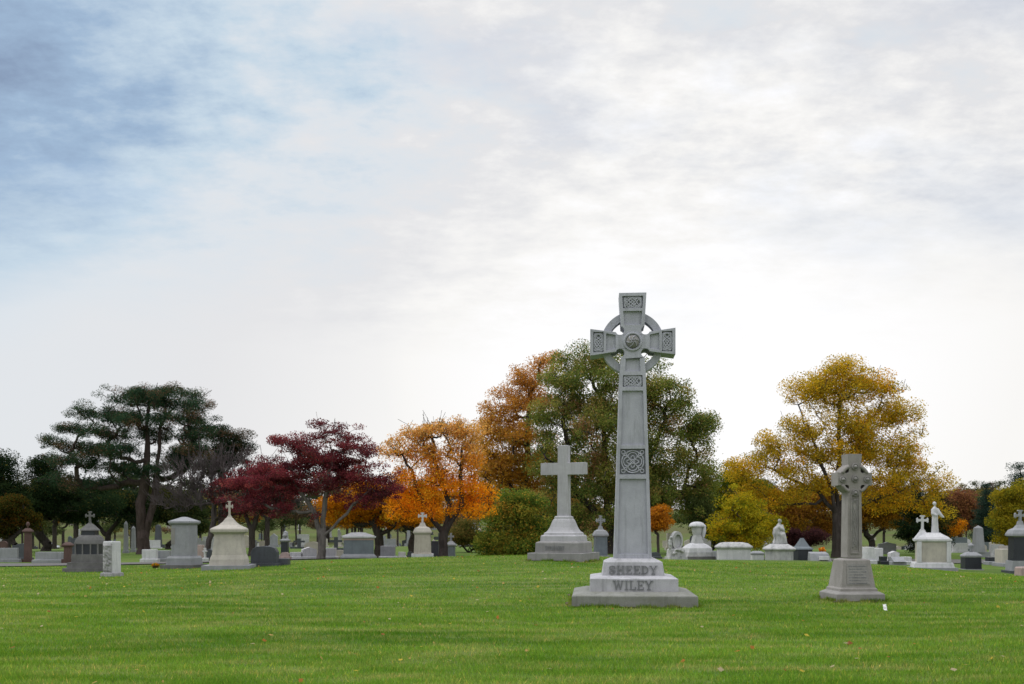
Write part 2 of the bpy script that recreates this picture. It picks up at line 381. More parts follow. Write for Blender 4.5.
# ------------------------------------------------------------------ monument helpers
class Mon:
    """a monument whose parts are given in picture measures at its own distance"""
    def __init__(s, name, label, cat, px, D, rot=0, group=None, zb=None, ws=1):
        s.ws = ws
        s.D = D; s.k = D/F; s.X = (px-512)*s.k; s.zb = gzf(s.X, D) if zb is None else zb
        s.px = px; s.e = thing(name, label, cat, (s.X, D, s.zb), rot, group)
    def z(s, py): return EYE-(py-HY)*s.k-s.zb
    def loft(s, name, mat, prof, asp=1.0, bevel=.0, offx=0, offy=0, parent=None, smooth=False, ext=True):
        """prof: (half width px, row) from the bottom up"""
        pr = [(w*s.k*s.ws, w*s.k*asp*s.ws, s.z(y)) for w, y in prof]
        return MB().rect_loft(pr, (offx*s.k*s.ws, offy*s.k*s.ws)).build(name, mat, parent or s.e, bevel=bevel, smooth=smooth)
    def base(s, name, mat, w, ytop, asp=1, bevel=0, wt=None):
        k = s.k*s.ws; pr = [(w*k, w*k*asp, -.15), ((wt or w)*k, (wt or w)*k*asp, s.z(ytop))]
        return MB().rect_loft(pr).build(name, mat, s.e, bevel=bevel)
    def lathe(s, name, mat, prof, n=20, offx=0, parent=None, offy=0):
        pr = [(w*s.k, s.z(y)) for w, y in prof]
        return MB().lathe(pr, n, (offx*s.k, offy*s.k)).build(name, mat, parent or s.e, smooth=True)
    def cross(s, name, mat, cx, ytop, ybot, yarm, halfarm, t, kind='plain', dep=None, offy=0, ring=0):
        k = s.k; zt, zb_, za = s.z(ytop), s.z(ybot), s.z(yarm); h = halfarm*k; t = t*k/2; c = cx*k
        if kind == 'plain':
            o = [(-t, zb_), (t, zb_), (t, za-t), (h, za-t), (h, za+t), (t, za+t), (t, zt), (-t, zt), (-t, za+t), (-h, za+t), (-h, za-t), (-t, za-t)]
        else:  # flared (pattee) ends
            g = t*1.9; q = t*.8
            o = [(-g*1.1, zb_), (g*1.1, zb_), (q, zb_+t*1.6), (q, za-q), (h*.7, za-q*1.1), (h*.82, za-g), (h, za-g*.6), (h, za+g*.6), (h*.82, za+g), (h*.7, za+q*1.1), (q, za+q), (q*1.1, zt-h*.3), (g, zt-h*.18), (g*.6, zt), (-g*.6, zt), (-g, zt-h*.18), (-q*1.1, zt-h*.3), (-q, za+q), (-h*.7, za+q*1.1), (-h*.82, za+g), (-h, za+g*.6), (-h, za-g*.6), (-h*.82, za-g), (-h*.7, za-q*1.1), (-q, za-q), (-q, zb_+t*1.6)]
        o = [(c+a, b) for a, b in o]
        d = (dep*k if dep else t*1.1)
        mb = MB().plate(o, [], -d+offy, d+offy)
        if ring:
            rr = ring*k; n = 28
            mb.plate([(c+rr*math.cos(2*math.pi*i/n), za+rr*math.sin(2*math.pi*i/n)) for i in range(n)],
                     [[(c+rr*.72*math.cos(2*math.pi*i/n), za+rr*.72*math.sin(2*math.pi*i/n)) for i in range(n)]], -d*.55+offy, d*.55+offy)
        return mb.build(name, mat, s.e, bevel=.008)

# ------------------------------------------------------------------ lettering
def letter_strokes(ch):
    def arc(cx, cy, rx, ry, a0, a1, n=10): return [(cx+rx*math.cos(math.radians(a0+(a1-a0)*i/n)), cy+ry*math.sin(math.radians(a0+(a1-a0)*i/n))) for i in range(n+1)]
    T = .17; H = []
    def bar(p, q, w=T): H.append(([p, q], w))
    def serif(x, z, w=.36): H.append(([(x-w/2, z), (x+w/2, z)], .08))
    W = .78
    if ch == 'S':
        H.append((arc(.39, .73, .27, .2, 20, 270, 12), .15)); H.append((arc(.39, .27, .29, .2, 90, -160, 12), .15))
        H.append(([(.64, .62), (.64, .93)], .08)); H.append(([(.13, .07), (.13, .38)], .08))
    if ch == 'H':
        for x in (.16, .64):
            bar((x, 0), (x, 1)); serif(x, .04); serif(x, .96)
        bar((.16, .5), (.64, .5), .1); W = .8
    if ch == 'E':
        bar((.18, 0), (.18, 1)); bar((.02, .05), (.66, .05), .1); bar((.02, .95), (.64, .95), .1); bar((.18, .5), (.5, .5), .1)
        H.append(([(.66, 0), (.66, .28)], .08)); H.append(([(.64, .72), (.64, 1)], .08)); H.append(([(.5, .38), (.5, .62)], .08)); W = .72
    if ch == 'D':
        bar((.18, 0), (.18, 1)); H.append((arc(.28, .5, .4, .44, -90, 90, 12), .14)); bar((.02, .05), (.3, .05), .1); bar((.02, .95), (.3, .95), .1); W = .76
    if ch == 'Y':
        bar((.4, 0), (.4, .48)); bar((.1, .97), (.4, .45), .15); bar((.7, .97), (.4, .45), .12); serif(.4, .04); serif(.1, .96, .3); serif(.7, .96, .3); W = .8
    if ch == 'W':
        bar((.12, .97), (.34, .02), .15); bar((.34, .02), (.54, .8), .11); bar((.54, .8), (.76, .02), .15); bar((.76, .02), (.96, .97), .11)
        serif(.12, .96, .3); serif(.54, .96, .24); serif(.96, .96, .26); W = 1.08
    if ch == 'I': bar((.2, 0), (.2, 1)); serif(.2, .04); serif(.2, .96); W = .4
    if ch == 'L': bar((.18, 0), (.18, 1)); bar((.02, .05), (.64, .05), .1); H.append(([(.64, 0), (.64, .3)], .09)); serif(.18, .96); W = .7
    return H, W
def write(text, cx, z0, width, height, y, mat, parent, depth=.012):
    gap = .1; tot = sum(letter_strokes(c)[1] for c in text)+gap*(len(text)-1)
    kx = width/tot; x = cx-width/2
    for c in text:
        st, W = letter_strokes(c); mb = MB(); j = 0
        for pts, w in st:
            for a, b in zip(pts[:-1], pts[1:]):
                A = Vector((x+a[0]*kx, z0+a[1]*height)); B = Vector((x+b[0]*kx, z0+b[1]*height))
                d = B-A; L = d.length
                if L < 1e-6: continue
                d /= L; nrm = Vector((-d.y, d.x))*w*height*.5; e = d*(.012*height if len(pts) == 2 else .02*height)
                q = [A-e-nrm, B+e-nrm, B+e+nrm, A-e+nrm]; j += 1
                mb.plate([(v.x, v.y) for v in q], [], y-depth-j*.0004, y+.004)
        mb.build('letter', mat, parent); x += (W+gap)*kx

def knot(kind, cx, cz, w, h, y, mat, parent, r=.0125):
    """interlace carved in relief on a panel"""
    mb = MB(); n = 48
    def loop(fn, closed=True, m=n, rr=r):
        mb.tube([(cx+fn(t)[0]*w/2, y+.004*math.sin(6*t), cz+fn(t)[1]*h/2) for t in [2*math.pi*i/m for i in range(m)]], rr, 5, closed)
    if kind == 'square':
        loop(lambda t: (.88*math.cos(t), .88*math.sin(t)))
        loop(lambda t: (.62*math.cos(t)+.12*math.cos(5*t), .62*math.sin(t)+.12*math.sin(5*t)), m=64)
        loop(lambda t: (.36*math.cos(t)*(1+.35*math.cos(4*t)), .36*math.sin(t)*(1+.35*math.cos(4*t))))
        loop(lambda t: (.17*math.cos(t), .17*math.sin(t)), m=16)
        for sx in (-1, 1):
            for sz in (-1, 1):
                loop(lambda t: (sx*.76+.15*math.cos(t), sz*.76+.15*math.sin(t)), m=16)
        loop(lambda t: (.9*math.sin(t), .9*math.sin(2*t)*.55))
        loop(lambda t: (.9*math.sin(2*t)*.55, .9*math.sin(t)))
    else:
        f = (5, 3) if kind == 'tall' else (3, 5)
        if kind == 'tall':
            loop(lambda t: (.8*math.sin(3*t+.4), .88*math.sin(2*t)), m=96); loop(lambda t: (.8*math.sin(5*t), .88*math.sin(2*t+.5)), m=110)
        else:
            loop(lambda t: (.88*math.sin(2*t), .78*math.sin(3*t+.4)), m=96); loop(lambda t: (.88*math.sin(2*t+.5), .78*math.sin(5*t)), m=110)
        loop(lambda t: (.93*(abs(math.cos(t))**.25)*(1 if math.cos(t) > 0 else -1), .93*(abs(math.sin(t))**.25)*(1 if math.sin(t) > 0 else -1)), m=64, rr=r*.8)
    return mb.build('knotwork', mat, parent, smooth=True)

# ------------------------------------------------------------------ main high cross
def main_cross():
    D = 19.72; X = (632.2-512)*D/F; zb = gzf(X, D)
    t = thing('celtic_cross', 'tall blue-grey ringed stone cross on three steps, largest monument on the lawn', 'monument', (X, D, zb), -4.6)
    def zl(v): return v-zb
    S = [('plinth', S_plinth, [(1.17, -.2), (1.165, .270), (1.15, .286), (.90, .342)]),
         ('step', S_mainb, [(.835, .33), (.83, .575), (.82, .589), (.62, .627)]),
         ('pedestal', S_mainb, [(.60, .615), (.56, .88), (.55, .892), (.42, .950)])]
    for nme, mt, pr in S:
        MB().rect_loft([(h, h if nme != 'pedestal' else h*.9, zl(z) if z > -.1 else z) for h, z in pr]).build(nme, mt, t, bevel=.010)
    k = .0195
    Z = lambda py: zl(EYE+(HY-py)*k)
    yf = -.21; fr = yf-.05
    hw = lambda py: (13+(py-374)*(18.9-13)/(558-374))*k
    zc = Z(342)
    # shaft
    MB().plate([(-hw(559), Z(559)), (hw(559), Z(559)), (hw(372), Z(372)), (-hw(372), Z(372))], [], yf, .21).build('shaft', S_main, t, bevel=.008)
    def pan(y0, y1, f=.76): return [(-hw(y1)*f, Z(y1)), (hw(y1)*f, Z(y1)), (hw(y0)*f, Z(y0)), (-hw(y0)*f, Z(y0))]
    holes = [pan(375.5, 387, .74), pan(391, 445, .76), pan(449, 474.5, .80), pan(479, 554, .80)]
    MB().plate([(-hw(558), Z(558.4)), (hw(558), Z(558.4)), (hw(373), Z(373.2)), (-hw(373), Z(373.2))], holes, fr, yf+.004).build('shaft_frame', S_main, t, bevel=.006)
    MB().plate([(-hw(558), Z(558.4)), (hw(558), Z(558.4)), (hw(373), Z(373.2)), (-hw(373), Z(373.2))], holes, .206, .242).build('shaft_frame', S_main, t)
    # head
    def q1():
        p = [(13.6, 49), (11.6, 14.6)]
        p = [(13.6, 49)]+[(12.6+4.3*math.cos(math.radians(a)), 11.2+4.3*math.sin(math.radians(a))) for a in range(102, 346, 20)]+[(42.3, 13.4)]
        return p
    a = q1(); up = a
    right_low = [(x, -y) for x, y in reversed(a[1:])]
    low_end = [(11.9, -17), (13.0, -31.5)]
    o = up+right_low+low_end
    o = o+[(-x, y) for x, y in reversed(o)]
    P_ = lambda L: [(x*k, zc+y*k) for x, y in L]
    o = P_(o)
    MB().plate(o, [], yf, .21).build('cross_head', S_main, t, bevel=.007)
    H = [[(-9.6, 33.5), (9.6, 33.5), (10.4, 45.6), (-10.4, 45.6)], [(-8.2, 17), (8.2, 17), (9.4, 30.5), (-9.4, 30.5)],
         [(-7.5, -29.5), (7.5, -29.5), (7, -17), (-7, -17)]]
    for s in (-1, 1):
        q = [(29, -9.8), (39.2, -10.2), (39.2, 10.2), (29, 9.8)]; q2 = [(17, -6.8), (26.3, -8.6), (26.3, 8.6), (17, 6.8)]
        H += [[(s*x, y) for x, y in q], [(s*x, y) for x, y in q2]]
    MB().plate(o, [P_(h) for h in H], fr, yf+.004).build('head_frame', S_main, t, bevel=.006)
    MB().plate(o, [P_(h) for h in H], .206, .242).build('head_frame', S_main, t)
    n = 64
    ro = [(31.6*k*math.cos(2*math.pi*i/n), zc+31.6*k*math.sin(2*math.pi*i/n)) for i in range(n)]
    ri = [(24.3*k*math.cos(2*math.pi*i/n), zc+24.3*k*math.sin(2*math.pi*i/n)) for i in range(n)]
    MB().plate(ro, [ri], -.12, .12).build('ring', S_main, t, bevel=.008)
    # boss
    M = Matrix.Translation((0, fr+.003, zc)) @ Matrix.Rotation(math.radians(90), 4, 'X')
    b = MB().lathe([(9.4*k, -.01), (9.4*k, .028), (8.9*k, .034), (7.9*k, .034), (7.4*k, .026), (7.3*k, .0)], 32, M=M).build('boss_rim', S_main, t, smooth=False)
    dome = MB().lathe([(6.6*k*math.cos(math.radians(a_)), .002+.085*math.sin(math.radians(a_))) for a_ in range(0, 90, 10)]+[(.001, .087)], 28, M=M).build('boss', S_rightp, t, smooth=True)
    kb = MB()
    for i in range(6):
        a_ = i*math.pi/3
        kb.tube([(6.2*k*math.cos(a_+u*.9)*(1-u*.85), fr-.01-.085*math.sin(math.acos(min(1, .98*(1-u*.85)))), zc+6.2*k*math.sin(a_+u*.9)*(1-u*.85)) for u in [j/8 for j in range(9)]], .009, 5)
    kb.build('boss_carving', S_main, t, smooth=True)
    # knots on darker grounds: recess shade and dirt put into the colour
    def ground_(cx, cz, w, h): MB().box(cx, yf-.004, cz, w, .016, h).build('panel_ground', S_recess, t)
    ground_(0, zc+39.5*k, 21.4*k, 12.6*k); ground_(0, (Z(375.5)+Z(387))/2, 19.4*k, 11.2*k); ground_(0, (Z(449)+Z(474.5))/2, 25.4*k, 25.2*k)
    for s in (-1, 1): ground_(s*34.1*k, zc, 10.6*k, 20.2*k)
    knot('wide', 0, zc+39.5*k, 18.6*k, 11.4*k, yf-.020, S_main, t)
    for s in (-1, 1): knot('tall', s*34.1*k, zc, 9.6*k, 19*k, yf-.020, S_main, t)
    knot('wide', 0, (Z(375.5)+Z(387))/2, 18.6*k, 11*k, yf-.020, S_main, t)
    knot('square', 0, (Z(449)+Z(474.5))/2, 24.5*k, 24.5*k, yf-.020, S_main, t, r=.012)
    # lettering, raised
    write('SHEEDY', -.01, zl(.655), .93, .165, -.538, S_letter, t, .018)
    write('WILEY', -.02, zl(.372), .74, .180, -.832, S_letter, t, .016)
main_cross()

# ------------------------------------------------------------------ Latin cross behind
def latin_cross():
    D = 32.4; M = Mon('latin_cross', 'plain pale grey latin cross on a flared stepped base, left of the tallest cross', 'monument', 564, D, -21, ws=.97)
    s = S_latin; sb = S_latinb
    M.base('plinth', sb, 29.5, 552.5, bevel=.01)
    M.loft('step', sb, [(23.5, 553), (23, 543), (22.5, 542), (19.5, 541)], bevel=.01)
    M.loft('step', s, [(19.3, 542), (18.9, 536.2), (18.3, 535.2), (15.5, 534.5)], bevel=.01)
    pr = [(18-.0, 535.5)]
    pr = [(16.6, 535.2), (16.2, 533), (14.2, 531.6), (12.8, 529.6), (11.6, 527.2), (10.6, 524.4), (9.7, 521.6), (8.8, 519.6), (8.0, 519), (7.8, 517), (6.8, 516)]
    M.loft('flared_base', s, pr, bevel=.006)
    k = M.k; t = 5.15*k; h = 23.2*k; z0, zt, z1, z2 = M.z(516.8), M.z(445.5), M.z(463), M.z(474.8)
    tb = t*1.12
    o = [(-tb, z0), (tb, z0), (t, z2), (h, z2), (h, z1), (t, z1), (t, zt), (-t, zt), (-t, z1), (-h, z1), (-h, z2), (-t, z2)]
    MB().plate(o, [], -t*.9, t*.9).build('cross', s, M.e, bevel=.015)
    mb = MB()
    for i in range(9):
        x = (-11+i*2.2)*k; mb.box(x, -23.25*k, (M.z(545.2)+M.z(549.8))/2, (.7+.7*(i % 3 == 0))*k, .02, 4.0*k)
    mb.build('worn_lettering', S_letter, M.e)
latin_cross()

# ------------------------------------------------------------------ right celtic cross
def right_cross():
    D = 20.2; M = Mon('celtic_cross', 'smaller brownish-grey ringed cross on a tapered inscribed pedestal, in front of the big yellow tree', 'monument', 851.5, D, 3)
    k = M.k
    def prof(L): return [(w*k, w*k, M.z(y)) for w, y in L]
    MB().rect_loft([(24.3*k, 24.3*k, -.15)]+prof([(24.0, 593.2), (23.6, 592.4), (19.5, 590.2)])).build('plinth', S_rightp, M.e, bevel=.01)
    MB().rect_loft(prof([(19.0, 591.5), (18.7, 587.8), (17.3, 586.6), (13.6, 560.3), (13.2, 559.4), (9, 558.2)])).build('pedestal', S_right, M.e, bevel=.008)
    # inscription panel: sloped plate on the front
    zt, zb_ = M.z(563), M.z(583.6)
    slope = lambda z: -(17.3-(z-M.z(586.6))/(M.z(560.3)-M.z(586.6))*3.7)*k
    mb = MB(); w = 10.6*k
    mb.add([(-w*1.08, slope(zb_)-.012, zb_), (w*1.08, slope(zb_)-.012, zb_), (w, slope(zt)-.012, zt), (-w, slope(zt)-.012, zt),
            (-w*1.08, slope(zb_)+.03, zb_), (w*1.08, slope(zb_)+.03, zb_), (w, slope(zt)+.03, zt), (-w, slope(zt)+.03, zt)],
           [(0, 1, 2, 3), (1, 0, 4, 5), (2, 1, 5, 6), (3, 2, 6, 7), (0, 3, 7, 4), (7, 6, 5, 4)]).build('inscription_panel', S_rightp, M.e)
    r_ = random.Random(3)
    for row in range(7):
        mb = MB()
        z = zt-(.055+row*.056); x = -w*.86+r_.uniform(0, .04)*(row % 2)
        e = w*.86-r_.uniform(0, .12)*(row % 2)
        while x < e:
            ww = r_.uniform(.006, .014); mb.box(x, slope(z)-.013, z, ww, .006, r_.choice((.026, .026, .016))); x += ww+r_.choice((.008, .008, .022))
        mb.box(0, slope(z)-.0112, z, w*1.72, .004, .006).build('inscription_line', S_letter, M.e)
    # shaft and head as one silhouette
    cz = M.z(479.3); kk = k
    o = [(7.4, -77.8)]
    sh = lambda y: 6.6+(y-(-8))*(-.0125)
    pts = [(7.6, -78.2), (6.7, -15.0)]
    R_ = 15.0
    for a in range(-62, -22, 6): pts.append((R_*math.cos(math.radians(a)), R_*math.sin(math.radians(a))))
    pts += [(14.2, -6.2), (17.4, -6.6), (17.4, 6.6), (14.2, 6.2)]
    for a in range(26, 63, 6): pts.append((R_*math.cos(math.radians(a)), R_*math.sin(math.radians(a))))
    pts += [(6.4, 14.2), (7.2, 24.8)]
    o = pts+[(-x, y) for x, y in reversed(pts)]
    P_ = lambda L: [(x*kk, cz+y*kk) for x, y in L]
    holes = []
    for sx in (-1, 1):
        for sy in (-1, 1):
            holes.append([(sx*8.3+2.5*math.cos(a), sy*8.3+2.5*math.sin(a)) for a in [2*math.pi*i/16 for i in range(16)]])
    MB().plate(P_(o), [P_(h) for h in holes], -.17, .17).build('shaft_and_head', S_right, M.e, bevel=.008)
    # raised carved band down the front
    band = [(-4.6, -74), (4.6, -74), (4.1, -15), (-4.1, -15)]
    inner = [(-3.9, -73), (3.9, -73), (3.4, -16), (-3.4, -16)]
    MB().plate(P_(band), [P_(inner)], -.195, -.165).build('panel_frame', S_right, M.e)
    knot('tall', 0, cz-44*kk, 6.6*kk, 54*kk, -.174, S_rightp, M.e, r=.008)
    mbb = MB()
    for (x, y) in ((0, 12), (-12.2, -.6), (12.2, -.6), (0, -14), (0, 0)):
        Mx = Matrix.Translation((x*kk, -.168, cz+y*kk)) @ Matrix.Rotation(math.radians(90), 4, 'X')
        bm_ = MB().lathe([(3.3*kk, 0), (3.3*kk, .04), (2.5*kk, .045), (2.4*kk, .02), (1.9*kk, .045), (1.2*kk, .075), (.002, .085)], 16, M=Mx); bm_.build('boss', S_rightp, M.e, smooth=True)
    for r0 in (13.6,):
        for q in range(4):
            a0 = math.radians(q*90+25); a1 = math.radians(q*90+65)
            MB().tube([(r0*kk*math.cos(a0+(a1-a0)*i/6), -.165, cz+r0*kk*math.sin(a0+(a1-a0)*i/6)) for i in range(7)], .035, 6).build('ring_moulding', S_right, M.e, smooth=True)
right_cross()

# ------------------------------------------------------------------ left side monuments
# rock-faced headstone with smooth white side
D = solveD(113, 576.5); M = Mon('headstone', 'thick white headstone with one rock-faced side, nearest stone on the left lawn', 'headstone', 112, D, 66)
k = M.k
MB().rect_loft([(8.2*k, 8.2*k, -.1), (7.8*k, 7.8*k, .10), (7.2*k, 7.2*k, .12)]).build('base', S_rock, M.e, bevel=.01)
mb = MB().rect_loft([(5.9*k, 6.1*k, .11), (5.8*k, 6.0*k, M.z(543)), (5.5*k, 5.7*k, M.z(541.2))]); mb.build('tablet', S_white, M.e, bevel=.012)
# rock-faced left side slab
mb = MB(); nz, nyy = 14, 6; vs = []
for i in range(nz+1):
    for j in range(nyy+1):
        edge = (i in (0, nz)) or (j in (0, nyy))
        vs.append((-5.9*k-(.0 if edge else random.uniform(.02, .07)), (-6+12*j/nyy)*k, .13+(M.z(543.5)-.13)*i/nz))
mb.add(vs, [(i*(nyy+1)+j, (i+1)*(nyy+1)+j, (i+1)*(nyy+1)+j+1, i*(nyy+1)+j+1) for i in range(nz) for j in range(nyy)])
mb.build('rock_face', S_rock, M.e)

# stepped memorial with small cross
D = solveD(88, 571.5); M = Mon('stepped_memorial', 'dark weathered stepped memorial with arcaded sides and a small cross, far left', 'monument', 90, D, 4, ws=.77)
M.base('plinth', S_dim, 27, 567.5, .8)
M.loft('step', S_dim, [(23, 568.5), (22.6, 562)], .8); M.loft('step', S_dim, [(18.6, 562.5), (18.2, 554)], .8)
M.loft('die', S_black, [(14.6, 554.5), (14.2, 543.5)], .85)
for x in (-14, -5, 5, 14): M.loft('pier', S_dim, [(.9, 554), (.8, 543)], 1, offx=x, offy=-12.4)
M.loft('shoulder', S_dim, [(15.6, 544), (15.4, 542.8), (14.4, 540), (12.5, 537.2), (9.8, 535)], .85)
M.loft('upper_stage', S_black, [(8.8, 535.5), (8.4, 530.2)], .9)
M.loft('roof', S_dim, [(10, 530.6), (9.6, 529.6), (4.5, 525), (2, 523.4)], .9)
M.cross('cross', S_dim, 0, 511.5, 524, 515.8, 4.4, 2.2, 'flared')

# pedestal tomb with pyramid cap (184)
D = solveD(184, 568.2); M = Mon('pedestal_tomb', 'square grey pedestal tomb with a low pyramid cap, beside the cream flared monument', 'monument', 184.5, D, -8, ws=.82)
M.base('plinth', S_dim, 21, 564.5, 1); M.loft('step', S_grey, [(16, 565), (15.6, 558), (14, 556)], 1)
M.loft('die', S_grey, [(11.6, 556.5), (11.4, 524.2)], 1, bevel=.02)
M.loft('cap', S_grey, [(12.4, 524.6), (14.2, 523), (14.2, 521.3), (3, 517.2), (1, 516.9)], 1)
M.loft('name_tablet', S_rightp, [(2.4, 544), (2.4, 528)], .15, offx=-9, offy=-11.5)

# cream flared monument (229)
D = solveD(229, 569); M = Mon('flared_monument', 'cream flared square monument with bell cap and slender finial cross', 'monument', 229.5, D, 6, ws=.9)
M.base('plinth', S_grey, 25.5, 564.8, 1)
M.loft('base', S_cream, [(18.8, 565.2), (18.2, 559), (17.0, 556.0), (16.6, 555)], 1, bevel=.01)
M.loft('die', S_cream, [(16.3, 555.6), (15.4, 549), (14.2, 540), (13.8, 533.6)], 1, bevel=.01)
M.loft('cap', S_cream, [(14.2, 534), (17.6, 531.8), (17.9, 529.4), (17.2, 528.4), (10, 525), (6.3, 521.8), (3.8, 518.6), (2.2, 517.2), (2, 516)], 1, bevel=.008)
M.cross('finial', S_cream, 0, 501, 517, 506.5, 3.4, 2.4, 'flared')

# dark rounded companion stone (265)
D = solveD(265, 566.5); M = Mon('headstone', 'wide dark granite headstone with rounded shoulders, right of the cream monument', 'headstone', 265, D, -5)
k = M.k; o = [(-13.4*k, M.z(564.5)), (13.2*k, M.z(564.5)), (13.4*k, M.z(552)), (11*k, M.z(548)), (7*k, M.z(546.4)), (0, M.z(546)), (-7*k, M.z(546.4)), (-11.5*k, M.z(548.4)), (-13.6*k, M.z(552.5))]
MB().plate(o, [], -.13, .13).build('tablet', S_dark, M.e, bevel=.02)
MB().rect_loft([(16.5*k, .3, -.1), (16.3*k, .28, M.z(563))]).build('base', S_dark, M.e)
M2 = Mon('marker_block', 'low dark granite block beside the wide rounded headstone', 'marker', 284, D+.3, 0)
MB().rect_loft([(5.5*k, .2, -.1), (5.3*k, .18, M2.z(558.5))]).build('block', S_dark, M2.e, bevel=.01)

def small_headstone(px, ytop, ybot, w, D, mat, label, kind='flat', rot=0, basemat=None, name='headstone', group=None, t=.2, cat='headstone'):
    """ybot only sets how tall the stone looks; the base stands on the ground at D"""
    k = D/F; X = (px-512)*k; zb = gzf(X, D)
    zt = EYE-(ytop-HY)*k-zb; zt = max(zt, .35)
    e = thing(name, label, cat, (X, D, zb), rot, group)
    W = w*k/2
    MB().rect_loft([(W*1.12+.03, t*.75, -.12), (W*1.12+.03, t*.75, .14), (W*1.1, t*.68, .16)]).build('base', basemat or mat, e)
    mb = MB()
    if kind == 'flat': o = [(-W, .15), (W, .15), (W, zt), (-W, zt)]
    elif kind == 'round':
        o = [(-W, .15), (W, .15)]+[(W*math.cos(a), zt-W*.6+W*.6*math.sin(a)) for a in [math.pi*i/10 for i in range(11)]]
    elif kind == 'serp': o = [(-W, .15), (W, .15), (W, zt*.88), (W*.6, zt*.9), (W*.35, zt*.98), (0, zt), (-W*.35, zt*.98), (-W*.6, zt*.9), (-W, zt*.88)]
    elif kind == 'point': o = [(-W, .15), (W, .15), (W, zt*.82), (0, zt), (-W, zt*.82)]
    elif kind == 'cross':
        q = W*.34; za = .15+(zt-.15)*.68; o = [(-q, .15), (q, .15), (q, za-q), (W, za-q), (W, za+q), (q, za+q), (q, zt), (-q, zt), (-q, za+q), (-W, za+q), (-W, za-q), (-q, za-q)]
    if kind == 'obelisk':
        mb.rect_loft([(W, W, .15), (W*.7, W*.7, zt*.92), (.01, .01, zt)]); mb.build('shaft', mat, e)
    elif kind == 'slant':
        mb.add([(-W, -t, .15), (W, -t, .15), (W, t, .15), (-W, t, .15), (-W, 0, zt), (W, 0, zt), (W, t, zt), (-W, t, zt)],
               [(3, 2, 1, 0), (4, 5, 6, 7), (0, 1, 5, 4), (1, 2, 6, 5), (2, 3, 7, 6), (3, 0, 4, 7)]); mb.build('tablet', mat, e)
    else:
        mb.plate(o, [], -t/2, t/2); mb.build('tablet', mat, e, bevel=.012)
    return e
HS = small_headstone
HS(5, 548, 563, 25, 46, S_grey, 'wide pale grey headstone at the left edge behind the drive', rot=5)
HS(22, 543.5, 562, 18, 49, S_dark, 'dark headstone with a humped top beside the brown ball-topped pillar', 'serp')
HS(51, 552, 564, 28, 45.2, S_grey, 'long low bluish-grey slab behind the drive, far left', rot=-4, t=.4)
HS(3, 541, 556, 9, 58, S_red, 'rusty brown headstone under the dark trees, left edge', 'round')
# red-brown pillars
for px, yt, w, D, lab in ((28, 528, 3.1, 46.5, 'tall red-brown stone pillar topped with a ball, left of the silver car'), (68, 542, 3.4, 44.2, 'short red-brown stone pillar beside the stepped memorial')):
    M = Mon('stone_pillar', lab, 'pillar', px, D, 10)
    M.base('base', S_red, w*1.5, 559)
    M.loft('shaft', S_red, [(w, 559.5), (w*.92, yt+4.5)]); M.loft('cap', S_red, [(w, yt+5), (w*1.4, yt+4), (w*1.4, yt+2.6), (w*.5, yt)])
    if px < 40: M.lathe('finial', S_red, [(.6, 528.6), (.6, 527), (1.7, 525.5), (1.9, 524), (1.2, 522.4), (.1, 521.8)], 14)
# behind the drive, middle-left
HS(150, 549.5, 562, 14, 46, S_white, 'pale squared headstone just right of the big pine trunk', t=.3)
HS(164.5, 550.5, 562, 12, 46.5, S_grey, 'light grey squared headstone between the pine trunk and the square pedestal tomb', t=.3)
HS(126, 521, 553, 4, 63, S_grey, 'slim pale obelisk left of the pine trunk, left one of two', 'obelisk')
HS(133.5, 526, 553, 4, 66, S_grey, 'slim pale obelisk closest to the pine trunk', 'obelisk')
HS(200, 545, 561, 7, 47, S_pink, 'narrow pinkish headstone behind the cream flared monument, on its left', t=.3)
HS(209, 549, 561, 6, 48, S_dark, 'small dark headstone tucked against the cream flared monument', 'round')
HS(205, 548, 561, 4, 46.2, S_white, 'small white marker cross by the pinkish narrow headstone', 'cross')
HS(296, 553, 563, 11, 44.5, S_white, 'small white headstone between the dark rounded stone and the red tree', t=.3)
HS(309, 547, 563, 14, 44.8, S_white, 'white peaked headstone just left of the red tree trunk', 'point', rot=18, t=.5)
HS(329, 548, 562, 14, 45.2, S_white, 'white flat-topped headstone just right of the red tree trunk', t=.35)
HS(340, 550, 561, 6, 47, S_cream, 'small cream stone between the red tree and the slate-blue box tomb')
HS(388, 546, 560, 14, 46, S_grey, 'pale grey headstone beside the slate-blue box tomb', t=.45, basemat=S_white)
HS(402, 552, 559, 7, 50, S_white, 'low white headstone left of the cross-topped tan pedestal')
HS(410, 553, 559, 5, 53, S_dark, 'low dark headstone just left of the cross-topped tan pedestal', 'round')
HS(285, 556.5, 563, 9, 43.2, S_pink, 'low pinkish headstone behind the dark granite block', 'round')
# column with urn (284)
M = Mon('urn_column', 'dark column with an urn on a pale base, behind the dark rounded headstone', 'monument', 285, 55, 0)
M.base('base', S_grey, 7, 555); M.loft('shaft', S_black, [(3.5, 555.4), (3.2, 541.5)]); M.loft('cap', S_grey, [(3.4, 542), (4.6, 541), (4.6, 540), (2, 538.5)])
M.lathe('urn', S_grey, [(.8, 539), (.8, 538), (2.4, 536.5), (2.6, 535), (1.6, 534), (.1, 533.2)], 14)
